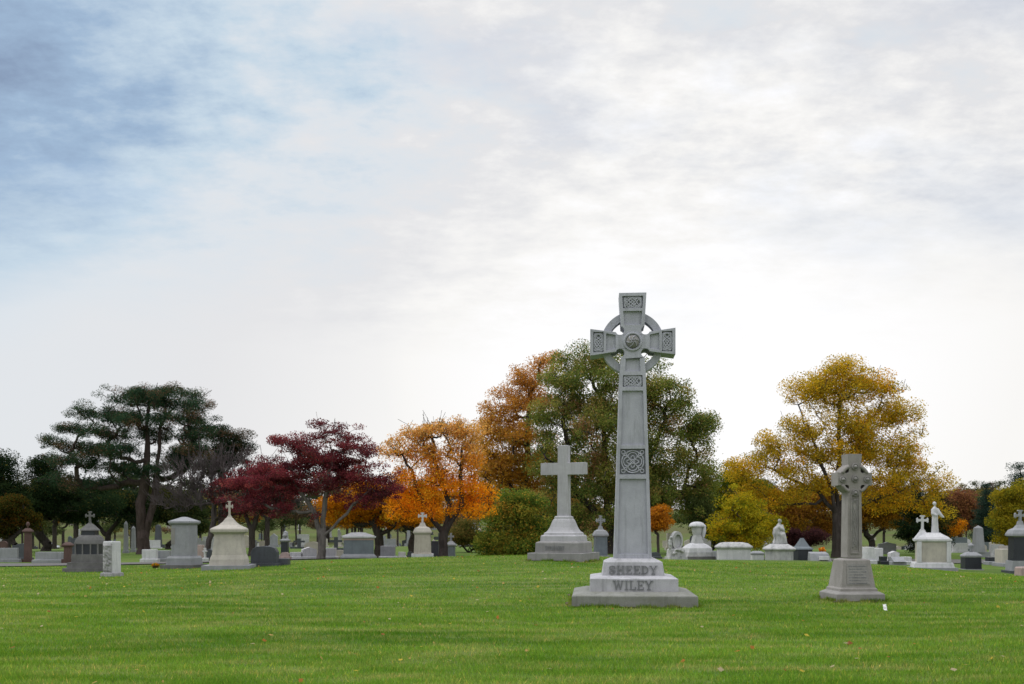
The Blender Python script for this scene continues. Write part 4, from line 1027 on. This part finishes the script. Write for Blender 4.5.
# --- dark trees at the left edge
dk = [((.018, .034, .014), 4), ((.03, .05, .018), 3), ((.012, .025, .014), 2), ((.11, .09, .02), .6)]
tree('evergreen_tree', 'dark evergreen with drooping boughs at the left edge', 6, 66, [(0, 480, 20, 16), (-10, 500, 26, 22), (12, 505, 22, 20), (-5, 462, 10, 8)], (0, 545), .3, dk, 17000, .17, 120, rc=.7, mat=NEEDLE, asp=.4, seed=3)
tree('evergreen_tree', 'dark evergreen between the left edge and the big pine', 46, 70, [(42, 475, 16, 12), (48, 492, 28, 14), (30, 505, 26, 16), (66, 505, 24, 14), (95, 508, 26, 12), (45, 462, 10, 7)], (2, 545), .3, dk, 24000, .17, 160, rc=.7, mat=NEEDLE, asp=.4, seed=4)
tree('evergreen_tree', 'low dark evergreen behind the stepped memorial', 108, 76, [(108, 500, 24, 16), (88, 512, 18, 10), (126, 508, 20, 14)], (0, 535), .22, dk, 12000, .18, 80, rc=.8, mat=NEEDLE, asp=.4, seed=5)
tree('autumn_tree', 'dim yellow-brown tree under the dark evergreens, left edge', 16, 60, [(14, 510, 16, 13), (4, 525, 12, 12), (26, 520, 10, 8)], (0, 545), .16, [((.16, .12, .02), 3), ((.20, .10, .02), 2), ((.08, .09, .02), 3)], 6000, .14, 60, rc=.5, seed=6, lum=.55)
tree('evergreen_tree', 'dark green tree between the pine trunk and the pedestal tomb', 168, 78, [(168, 505, 22, 16), (192, 515, 22, 14), (180, 490, 16, 12), (150, 500, 12, 12)], (0, 545), .2, [((.04, .06, .02), 3), ((.09, .09, .025), 2), ((.025, .04, .015), 3)], 12000, .17, 80, rc=.7, seed=7)
# --- bare tree
tree('bare_tree', 'leafless tree with a haze of grey twigs behind the cream monument', 207, 58, [(200, 475, 34, 20), (232, 470, 34, 20), (260, 495, 30, 20), (180, 495, 24, 18), (215, 500, 40, 18), (290, 500, 20, 18)],
     (2, 540), .16, [((.1, .1, .1), 1)], 10, .1, 300, crown=False, barkm=bark('pale_twigs', (.12, .10, .105)), twigs=2600, twig=.02, seed=8)
# --- red trees
red = [((.075, .016, .020), 4), ((.105, .020, .026), 4), ((.05, .016, .02), 3), ((.15, .035, .032), 1.3), ((.10, .055, .035), .8)]
tree('red_maple', 'crimson tree with spreading low limbs standing nearest, left of centre', 321, 43.2,
     [(330, 432, 16, 9), (306, 444, 26, 8), (335, 465, 34, 12), (285, 478, 26, 12), (350, 440, 20, 9), (278, 437, 12, 3), (318, 455, 30, 10), (360, 458, 24, 12), (290, 466, 24, 9, 8), (262, 475, 22, 8, -6), (240, 480, 20, 8, 6), (380, 480, 20, 10), (345, 478, 28, 9, -8), (395, 490, 12, 5), (300, 485, 22, 6, 10), (258, 498, 18, 8), (235, 495, 14, 7), (280, 505, 14, 6, 4), (360, 497, 26, 6, 6), (318, 515, 9, 5)],
     (1, 538), .17, red, 26000, .085, 330, rc=.34, barkm=BARK2, zflat=.45, seed=9, leaders=[[(325, 500), (332, 450)], [(312, 510, 4), (290, 480, 6)], [(340, 520, -4), (370, 490, -5)]], twig=.010, twigs=500, lz=1.6, lum=2.2, shell=.62, dens=1.0)
tree('red_maple', 'smaller dull red tree behind, over the dark rounded headstone', 252, 57,
     [(240, 478, 22, 12), (265, 470, 24, 12), (225, 490, 16, 10), (262, 492, 22, 12), (285, 488, 20, 12), (248, 506, 28, 9), (275, 505, 16, 8)], (0, 530), .18, red, 11000, .11, 110, rc=.45, zflat=.5, lum=2.0, lz=1.3, dens=.75, seed=10, leaders=[[(240, 505, 3)], [(262, 505, -3)]], twigs=250)
# --- orange trees
org = [((.58, .22, .010), 5), ((.62, .28, .012), 4), ((.45, .15, .012), 2), ((.55, .36, .03), 1)]
orh = [((.55, .30, .07), 4), ((.50, .25, .055), 3), ((.40, .23, .08), 2), ((.36, .29, .12), 1)]
tree('orange_maple', 'open orange maple with a dark low-forking trunk, left of the latin cross', 443, 47,
     [(440, 428, 26, 10), (415, 434, 18, 10), (468, 429, 16, 10), (400, 450, 16, 14), (430, 452, 26, 14), (468, 455, 22, 16), (445, 480, 26, 14), (412, 485, 22, 14), (478, 490, 18, 13), (400, 508, 16, 10), (470, 508, 22, 8), (430, 510, 18, 8)],
     (1, 533), .21, [(tuple(x*1.1 for x in c), p) for c, p in org], 21000, .10, 330, rc=.42, pal_hi=orh, seed=11, leaders=[[(450, 505), (436, 465), (430, 425)], [(462, 505, -4), (462, 465), (465, 430)], [(425, 508, 3), (412, 470)]], twig=.010, twigs=900, shell=.55, dens=.78, lz=1.1, lum=1.4)
tree('orange_maple', 'low spreading orange tree behind the slate-blue box tomb', 379, 53, [(355, 505, 24, 9), (385, 500, 24, 12), (345, 518, 16, 7), (375, 517, 26, 8), (405, 515, 14, 8), (365, 490, 20, 8), (335, 508, 12, 8)],
     (0, 540), .24, org, 15000, .12, 130, rc=.5, seed=12, zflat=.5)
tree('orange_maple', 'orange tree behind the tan cross-topped pedestal', 412, 57, [(405, 505, 20, 10), (420, 515, 20, 8), (395, 518, 12, 7), (430, 500, 16, 10)], (0, 542), .22, org, 7000, .12, 80, rc=.5, seed=13)
tree('orange_maple', 'tall orange tree rising behind the green tree, centre', 515, 66,
     [(545, 362, 16, 10), (530, 380, 22, 13), (512, 402, 22, 14), (540, 405, 24, 18), (495, 420, 18, 14), (520, 435, 30, 18), (500, 455, 26, 14), (540, 460, 26, 20), (488, 475, 20, 14), (510, 485, 24, 12), (480, 440, 12, 12), (500, 470, 22, 12), (525, 470, 24, 16), (545, 485, 20, 16), (535, 505, 24, 14), (500, 500, 18, 10)],
     (5, 530), .36, [((.36, .18, .022), 4), ((.42, .24, .03), 3), ((.28, .14, .03), 2), ((.22, .17, .04), 1.5)], 32000, .135, 300, rc=.6, pal_hi=[((.38, .18, .03), 3), ((.32, .15, .035), 3), ((.22, .13, .05), 1)], seed=14, leaders=[[(525, 480), (530, 400)]], lum=1.6, shell=.5, dens=.9)
tree('round_bush', 'big green and gold bushy tree left of the latin cross base', 507, 52, [(512, 508, 20, 12), (497, 516, 12, 12), (528, 518, 16, 12), (510, 535, 22, 14), (490, 540, 10, 10), (535, 542, 16, 9), (522, 496, 9, 7), (503, 494, 8, 7), (480, 545, 7, 6), (545, 524, 9, 7), (538, 500, 8, 6), (520, 546, 24, 6)],
     (0, 545), .12, [((.09, .13, .02), 4), ((.16, .16, .025), 3), ((.26, .20, .03), 2), ((.05, .09, .015), 3), ((.38, .2, .03), .7)], 16000, .12, 150, rc=.45, droop=.2, seed=15, cat='bush', lum=1.7, lz=1.15, shell=.7)
# --- big green tree
gr = [((.060, .078, .018), 4), ((.085, .10, .022), 4), ((.12, .115, .028), 3), ((.04, .06, .016), 3), ((.16, .12, .035), 1.8), ((.15, .085, .04), 1.6)]
tree('oak_tree', 'huge olive-green round-crowned tree behind the two big crosses', 607, 62,
     [(585, 362, 30, 14), (615, 360, 34, 14), (560, 385, 26, 20), (600, 390, 44, 26), (650, 385, 34, 22), (680, 400, 22, 20), (560, 420, 30, 26), (610, 425, 50, 34), (665, 430, 36, 28), (697, 432, 14, 18), (555, 460, 28, 26), (600, 470, 48, 32), (655, 470, 44, 30), (695, 465, 18, 20), (560, 495, 26, 20), (610, 500, 44, 22), (665, 500, 36, 22), (690, 490, 24, 20), (640, 520, 30, 10), (705, 455, 14, 16), (700, 420, 14, 14), (708, 485, 10, 12), (600, 522, 34, 8)],
     (0, 525), .42, gr, 62000, .135, 520, rc=.62, seed=16, leaders=[[(607, 480), (605, 400)], [(640, 490, 4), (660, 430)], [(575, 490, -4), (565, 430)]], twigs=200, shell=.5, droop=.2, lum=2.7, dens=1.15)
tree('orange_sapling', 'small bright orange tree just right of the tall ringed cross', 658, 50, [(657, 513, 9, 7), (660, 524, 10, 6), (652, 526, 6, 4)], (0, 535), .07, [((.50, .20, .015), 4), ((.40, .15, .02), 2)], 2600, .10, 40, rc=.35, seed=17)
# --- yellow-green small trees
yg = [((.42, .33, .015), 4), ((.34, .30, .02), 3), ((.16, .20, .015), 3), ((.5, .30, .015), 1.5)]
tree('yellow_tree', 'small yellow-green tree behind the long white table tomb', 738, 52, [(735, 505, 16, 14), (752, 515, 22, 12), (730, 525, 20, 10), (760, 528, 24, 9), (745, 538, 26, 7), (718, 530, 8, 8)],
     (2, 545), .12, yg, 13000, .11, 170, rc=.42, seed=18, lum=1.15, shell=.7, lz=1.25)
tree('yellow_tree', 'green and yellow tree left of the large yellow tree, behind', 724, 64, [(728, 475, 12, 12), (740, 485, 18, 12), (722, 495, 14, 12), (758, 492, 16, 12), (735, 505, 22, 12)],
     (2, 540), .15, [((.10, .16, .02), 4), ((.2, .22, .02), 3), ((.36, .3, .02), 2)], 9000, .13, 110, rc=.5, seed=19)
# --- big yellow tree
yl = [((.34, .225, .014), 5), ((.30, .215, .016), 4), ((.22, .17, .018), 3), ((.40, .20, .012), 2), ((.17, .14, .02), 1.5)]
tree('yellow_oak', 'large spreading golden-yellow tree with long low limbs, right', 837, 54,
     [(835, 371, 28, 8), (815, 382, 26, 10), (858, 380, 28, 11), (795, 394, 16, 9), (838, 395, 34, 12), (885, 392, 18, 12), (775, 445, 20, 11), (802, 432, 22, 12), (845, 425, 34, 13), (890, 418, 28, 14), (755, 462, 18, 11), (735, 470, 9, 7), (905, 448, 24, 14), (870, 450, 34, 14), (825, 455, 34, 12), (790, 470, 22, 9), (925, 470, 20, 13), (895, 478, 28, 11), (942, 485, 10, 10), (855, 480, 24, 9), (820, 482, 22, 8), (930, 498, 14, 9), (750, 485, 18, 10), (768, 498, 16, 9), (790, 490, 18, 9), (905, 498, 24, 10), (885, 500, 18, 8), (938, 512, 12, 9), (860, 498, 16, 7)],
     (0, 515), .25, yl, 40000, .115, 560, rc=.48, seed=20, leaders=[[(838, 470), (840, 400)], [(820, 492, 4), (790, 478, 5), (760, 462, 4)], [(870, 500, -5), (905, 488, -6), (930, 478)], [(852, 470, 5), (870, 420, 5)], [(822, 470, -5), (808, 430, -5)]], twig=.010, twigs=500, shell=.55, lz=1.3, dens=1.0, lum=1.85, zflat=.8)
tree('rusty_tree', 'rusty orange-brown tree behind the left limbs of the yellow tree', 800, 66, [(795, 510, 22, 14), (815, 500, 20, 16), (785, 525, 18, 10), (820, 522, 20, 12), (775, 500, 12, 10)], (0, 545), .15, [((.30, .14, .02), 4), ((.22, .10, .025), 3), ((.34, .19, .02), 2)], 14000, .13, 120, rc=.55, seed=21)
tree('rusty_tree', 'rusty gold tree behind the right limbs of the yellow tree', 872, 64, [(870, 505, 22, 12), (890, 515, 20, 12), (860, 518, 14, 10), (880, 498, 22, 12), (895, 500, 14, 10)], (0, 542), .2, [((.32, .16, .015), 4), ((.26, .13, .02), 3), ((.38, .22, .02), 2)], 13000, .13, 120, rc=.5, seed=22)
tree('purple_shrub', 'low purple-brown shrub behind the dark spired monument', 806, 60, [(800, 540, 14, 8), (815, 538, 12, 8), (792, 536, 8, 7)], (0, 548), .06, [((.07, .03, .035), 3), ((.10, .04, .04), 2)], 4500, .11, 50, rc=.4, seed=23, cat='bush')
tree('evergreen_tree', 'dark green conifer mass behind the standing statue', 924, 58, [(918, 505, 14, 16), (912, 525, 16, 18), (935, 520, 14, 18), (925, 540, 22, 12), (940, 505, 8, 12)], (0, 552), .2, dk, 15000, .14, 110, rc=.5, mat=NEEDLE, asp=.4, seed=24)
tree('rusty_tree', 'dull reddish tree far right, beyond the white statue', 962, 100, [(958, 500, 14, 12), (968, 512, 16, 14), (955, 520, 12, 14)], (0, 540), .2, [((.26, .12, .05), 3), ((.20, .08, .05), 3), ((.3, .17, .05), 1)], 7000, .2, 80, rc=.9, seed=25)
def conifer(px, D, ytop, ybot, hw, label, seed, pal=None, n=9000):
    L = []; m = 9
    for i in range(m):
        u = i/(m-1); y = ytop+(ybot-ytop)*u; L.append((px, y, 1+hw*(.12+.88*u), 2.2+2.5*u))
    return tree('spruce_tree', label, px, D, L, (0, ybot-2), .2, pal or [((.03, .055, .04), 3), ((.045, .075, .055), 2), ((.02, .04, .03), 2)], n, .2, 120, rc=.6, mat=NEEDLE, asp=.35, zflat=.35, leaders=[[(px, ytop)]], seed=seed, droop=.15)
conifer(987, 95, 484, 535, 15, 'bluish spruce standing between the reddish tree and yellow trees, far right', 26)
conifer(1020, 80, 466, 530, 14, 'dark spruce tip rising over the yellow trees at the right edge', 27, n=7000)
tree('yellow_tree', 'yellow-green tree at the right edge behind the dark cross pedestal', 1012, 62, [(1010, 500, 14, 13), (1025, 495, 14, 12), (1004, 520, 12, 12), (1022, 522, 16, 14), (1010, 540, 12, 8)], (0, 552), .16, [((.36, .27, .02), 4), ((.28, .24, .02), 3), ((.16, .17, .02), 2)], 12000, .13, 110, rc=.5, seed=28)
tree('orange_sapling', 'little orange tree among the far gravestones on the right', 951, 84, [(950, 530, 7, 6), (954, 524, 6, 5)], (0, 545), .1, org, 1800, .14, 30, rc=.5, seed=29)
tree('round_bush', 'pale grey-green shrub behind the draped urn monument', 712, 62, [(708, 528, 14, 10), (716, 538, 12, 8), (705, 515, 12, 12), (700, 505, 10, 14)], (0, 550), .08, [((.11, .15, .05), 3), ((.16, .19, .07), 2), ((.08, .11, .03), 2)], 7000, .12, 70, rc=.5, seed=30, cat='bush')
tree('round_bush', 'loose green-brown thicket between the orange maple and the golden bush', 470, 64, [(468, 532, 14, 12), (480, 540, 12, 9), (458, 540, 9, 8)], (0, 552), .08, [((.12, .13, .03), 3), ((.2, .14, .04), 2), ((.07, .09, .02), 2)], 5000, .12, 60, rc=.5, seed=31, cat='bush')

# --- far tree line: copies of a few kinds
far_kinds = [('rusty_tree', 'distant russet tree in the far tree line', [((.20, .11, .05), 3), ((.16, .10, .05), 2)]),
             ('green_tree', 'distant dull green tree in the far tree line', [((.06, .085, .035), 3), ((.09, .10, .04), 2)]),
             ('yellow_tree', 'distant yellowish tree in the far tree line', [((.24, .19, .05), 3), ((.17, .14, .045), 2)]),
             ('brown_tree', 'distant bare-brown tree in the far tree line', [((.13, .10, .07), 3), ((.09, .07, .055), 2)]),
             ('evergreen_tree', 'distant dark evergreen in the far tree line', [((.03, .05, .03), 3), ((.045, .06, .035), 2)])]
fp = []
for i, (nm, lb, pl) in enumerate(far_kinds):
    fp.append(tree(nm, lb, 512+i*30, 150, [(512+i*30, 495, 22, 16), (500+i*30, 505, 18, 14), (525+i*30, 503, 18, 14), (512+i*30, 480, 14, 10)], (0, 522), .3, pl, 4200, .34, 70, rc=1.3, seed=40+i, group='far tree line'))
rr = random.Random(5); fd = 0
for i in range(96):
    D = rr.choice((385, 405, 425, 450)); px = -120+i*13+rr.uniform(-6, 6); X = (px-512)*D/F
    j = rr.choice((0, 1, 1, 2, 3, 3, 4))
    if i < 5: e = fp[i]; j = i
    else:
        e = fp[j].copy(); col.objects.link(e)
        for ch in fp[j].children:
            if ch.parent is fp[j] or True:
                c = ch.copy(); col.objects.link(c); c.parent = e
    s = rr.uniform(.8, 1.2)
    e.location = (X, D, gzf(X, D)-.1); e.scale = (s*1.25, s*1.25, s); e.rotation_euler = (0, 0, rr.uniform(0, 6.28)); e['label'] = far_kinds[j][1]

rm = random.Random(9)
bp = []
for nm_, lb_, pl_, sd_ in (('round_bush', 'dull green shrub in the thicket among the far burial rows', [((.06, .085, .03), 3), ((.10, .11, .04), 2)], 71), ('brown_bush', 'brown leafless-looking shrub in the thicket among the far burial rows', [((.13, .09, .06), 3), ((.09, .065, .05), 2), ((.2, .12, .04), 1)], 72),
                           ('orange_bush', 'russet shrub in the thicket among the far burial rows', [((.30, .16, .03), 3), ((.2, .10, .03), 2)], 73)):
    bp.append((tree(nm_, lb_, 512, 150, [(512, 517, 16, 6), (500, 519, 10, 5), (525, 518, 11, 6), (515, 511, 9, 4)], (0, 523), .1, pl_, 2600, .26, 50, rc=.8, seed=sd_, group='thicket among the far burial rows', cat='bush'), lb_))
for i in range(74):
    px = rm.uniform(-30, 600) if i < 52 else rm.uniform(690, 1040); D = rm.uniform(120, 300); X = (px-512)*D/F; j = rm.choice((0, 0, 1, 1, 2))
    if i < 3: e = bp[i][0]; j = i
    else:
        e = bp[j][0].copy(); col.objects.link(e)
        for ch in bp[j][0].children:
            c = ch.copy(); col.objects.link(c); c.parent = e
    s = rm.uniform(.8, 1.5)*(D/200)**.5; e.location = (X, D, gzf(X, D)-.3); e.scale = (s*1.5, s, s); e.rotation_euler = (0, 0, rm.uniform(0, 6.28)); e['label'] = bp[j][1]
for i in range(58):
    if i < 40: px = rm.uniform(-60, 600)
    else: px = rm.uniform(700, 1060)
    D = rm.uniform(105, 330); X = (px-512)*D/F; j = rm.choice((0, 1, 1, 1, 2, 3, 4, 4))
    e = fp[j].copy(); col.objects.link(e)
    for ch in fp[j].children:
        c = ch.copy(); col.objects.link(c); c.parent = e
    s = rm.uniform(.5, .8)*(1+(D-105)/500)
    e.location = (X, D, gzf(X, D)-.1); e.scale = (s*1.2, s*1.2, s); e.rotation_euler = (0, 0, rm.uniform(0, 6.28))
    e['label'] = far_kinds[j][1].replace('in the far tree line', 'standing among the far burial rows'); e['group'] = 'trees among the far burial rows'

# ------------------------------------------------------------------ sky, sun
SUN_EL, SUN_AZ = math.radians(48), math.radians(-75)     # azimuth from +Y towards +X
w = bpy.data.worlds.new('World'); scene.world = w; w.use_nodes = True
nt = w.node_tree; ns = nt.nodes; ls = nt.links; ns.clear()
out = N(ns, 'ShaderNodeOutputWorld')
sky = N(ns, 'ShaderNodeTexSky'); sky.sky_type = 'NISHITA'; sky.sun_disc = False
sky.sun_elevation = SUN_EL; sky.sun_rotation = SUN_AZ; sky.air_density = 1.0; sky.dust_density = 1.5
bg1 = N(ns, 'ShaderNodeBackground'); bg1.inputs[1].default_value = .12; ls.new(sky.outputs[0], bg1.inputs[0])
tc = N(ns, 'ShaderNodeTexCoord').outputs['Generated']
sep = N(ns, 'ShaderNodeSeparateXYZ'); ls.new(tc, sep.inputs[0])
x, y, z = sep.outputs
zp_ = math_(ns, ls, 'ADD', math_(ns, ls, 'MAXIMUM', z, 0.0), .22)
u = math_(ns, ls, 'DIVIDE', x, zp_); v = math_(ns, ls, 'DIVIDE', y, zp_)
cmb = N(ns, 'ShaderNodeCombineXYZ'); ls.new(u, cmb.inputs[0]); ls.new(v, cmb.inputs[1])
pv = cmb.outputs[0]
# billow: ripple layers of altocumulus
n1 = noise(ns, ls, mapping(ns, ls, pv, (.75, 1.0, 1), (2.3, 7.7, 0)), 1.0, 4, .5)
n2 = noise(ns, ls, mapping(ns, ls, pv, (2.6, 3.2, 1), (0.4, 1.1, 0)), 1.5, 8, .62)
n3 = noise(ns, ls, mapping(ns, ls, pv, (7.0, 9.5, 1), (6.4, 3.1, 0)), 1.5, 6, .62)
def grad(ax, ay, az_, a, b):
    d = N(ns, 'ShaderNodeVectorMath'); d.operation = 'DOT_PRODUCT'; ls.new(tc, d.inputs[0]); q = Vector((ax, ay, az_)).normalized(); d.inputs[1].default_value = q
    return rng(ns, ls, d.outputs['Value'], a, b)
left = grad(-.52, .74, .44, .945, 1.003); leftw = grad(-.52, .74, .40, .80, .99)      # darker, bluer bank up on the left
bright = grad(.17, .97, .18, .955, .995)    # thin bright veil low ahead
def add(a, b): return math_(ns, ls, 'ADD', a, b)
def mul(a, b): return math_(ns, ls, 'MULTIPLY', a, b)
# height of the veil: below this the cloud thins to white
tex = add(mul(add(n1, -.5), .42), add(mul(add(n2, -.5), .62), mul(add(n3, -.5), .46)))
hgt = rng(ns, ls, add(z, mul(add(n1, -.5), .22)), .16, .34)
t_ = add(add(.86, mul(tex, hgt)), add(add(mul(left, -.30), mul(mul(leftw, add(.35, mul(hgt, .65))), -.20)), mul(hgt, -.12)))
t_ = add(t_, mul(bright, .12)); t_ = add(t_, mul(grad(-.60, .80, .12, .86, 1.0), -.17))
ramp = N(ns, 'ShaderNodeValToRGB'); ls.new(t_, ramp.inputs[0]); cr = ramp.color_ramp
cr.elements[0].position = .05; cr.elements[0].color = (.18, .24, .35, 1)
cr.elements[1].position = .97; cr.elements[1].color = (.80, .795, .80, 1)
for p_, c_ in ((.28, (.27, .37, .50)), (.46, (.44, .53, .61)), (.60, (.565, .60, .635)), (.72, (.61, .61, .62)), (.86, (.735, .725, .71))):
    el = cr.elements.new(p_); el.color = (*c_, 1)
bg2 = N(ns, 'ShaderNodeBackground'); ls.new(ramp.outputs[0], bg2.inputs[0])
up_ = rng(ns, ls, z, .50, .75, 0, 1); ls.new(add(1.0, mul(up_, 1.35)), bg2.inputs[1])   # an overcast dome is brightest overhead
holes = rng(ns, ls, noise(ns, ls, mapping(ns, ls, pv, (.9, 1.3, 1), (1.7, 4.2, 0)), 1.1, 6, .6), .50, .70, .97, .55)
cov = add(mul(holes, hgt), mul(add(1.0, mul(hgt, -1.0)), .98))
mx = N(ns, 'ShaderNodeMixShader'); ls.new(cov, mx.inputs[0]); ls.new(bg1.outputs[0], mx.inputs[1]); ls.new(bg2.outputs[0], mx.inputs[2]); ls.new(mx.outputs[0], out.inputs[0])

sd = bpy.data.lights.new('sun', 'SUN'); sd.energy = .9; sd.angle = math.radians(25); sd.color = (1, .96, .9)
so = bpy.data.objects.new('sun', sd); link(so)
dirv = Vector((math.sin(SUN_AZ)*math.cos(SUN_EL), math.cos(SUN_AZ)*math.cos(SUN_EL), math.sin(SUN_EL)))
so.rotation_euler = dirv.to_track_quat('Z', 'Y').to_euler(); so.location = (0, 0, 30)

# ------------------------------------------------------------------ camera
cd = bpy.data.cameras.new('camera'); cam = bpy.data.objects.new('camera', cd); link(cam)
cd.sensor_width = 36; cd.lens = F/1024*36; cd.shift_y = (HY-342)/1024
cam.location = (0, 0, EYE); cam.rotation_euler = (math.radians(90), 0, 0)
cd.clip_end = 5000; cd.dof.use_dof = True; cd.dof.focus_distance = 19.5; cd.dof.aperture_fstop = 2.8
scene.camera = cam
scene.render.engine = 'CYCLES'
scene.view_settings.view_transform = 'Standard'; scene.view_settings.look = 'None'
scene.view_settings.exposure = .38; scene.view_settings.gamma = 1
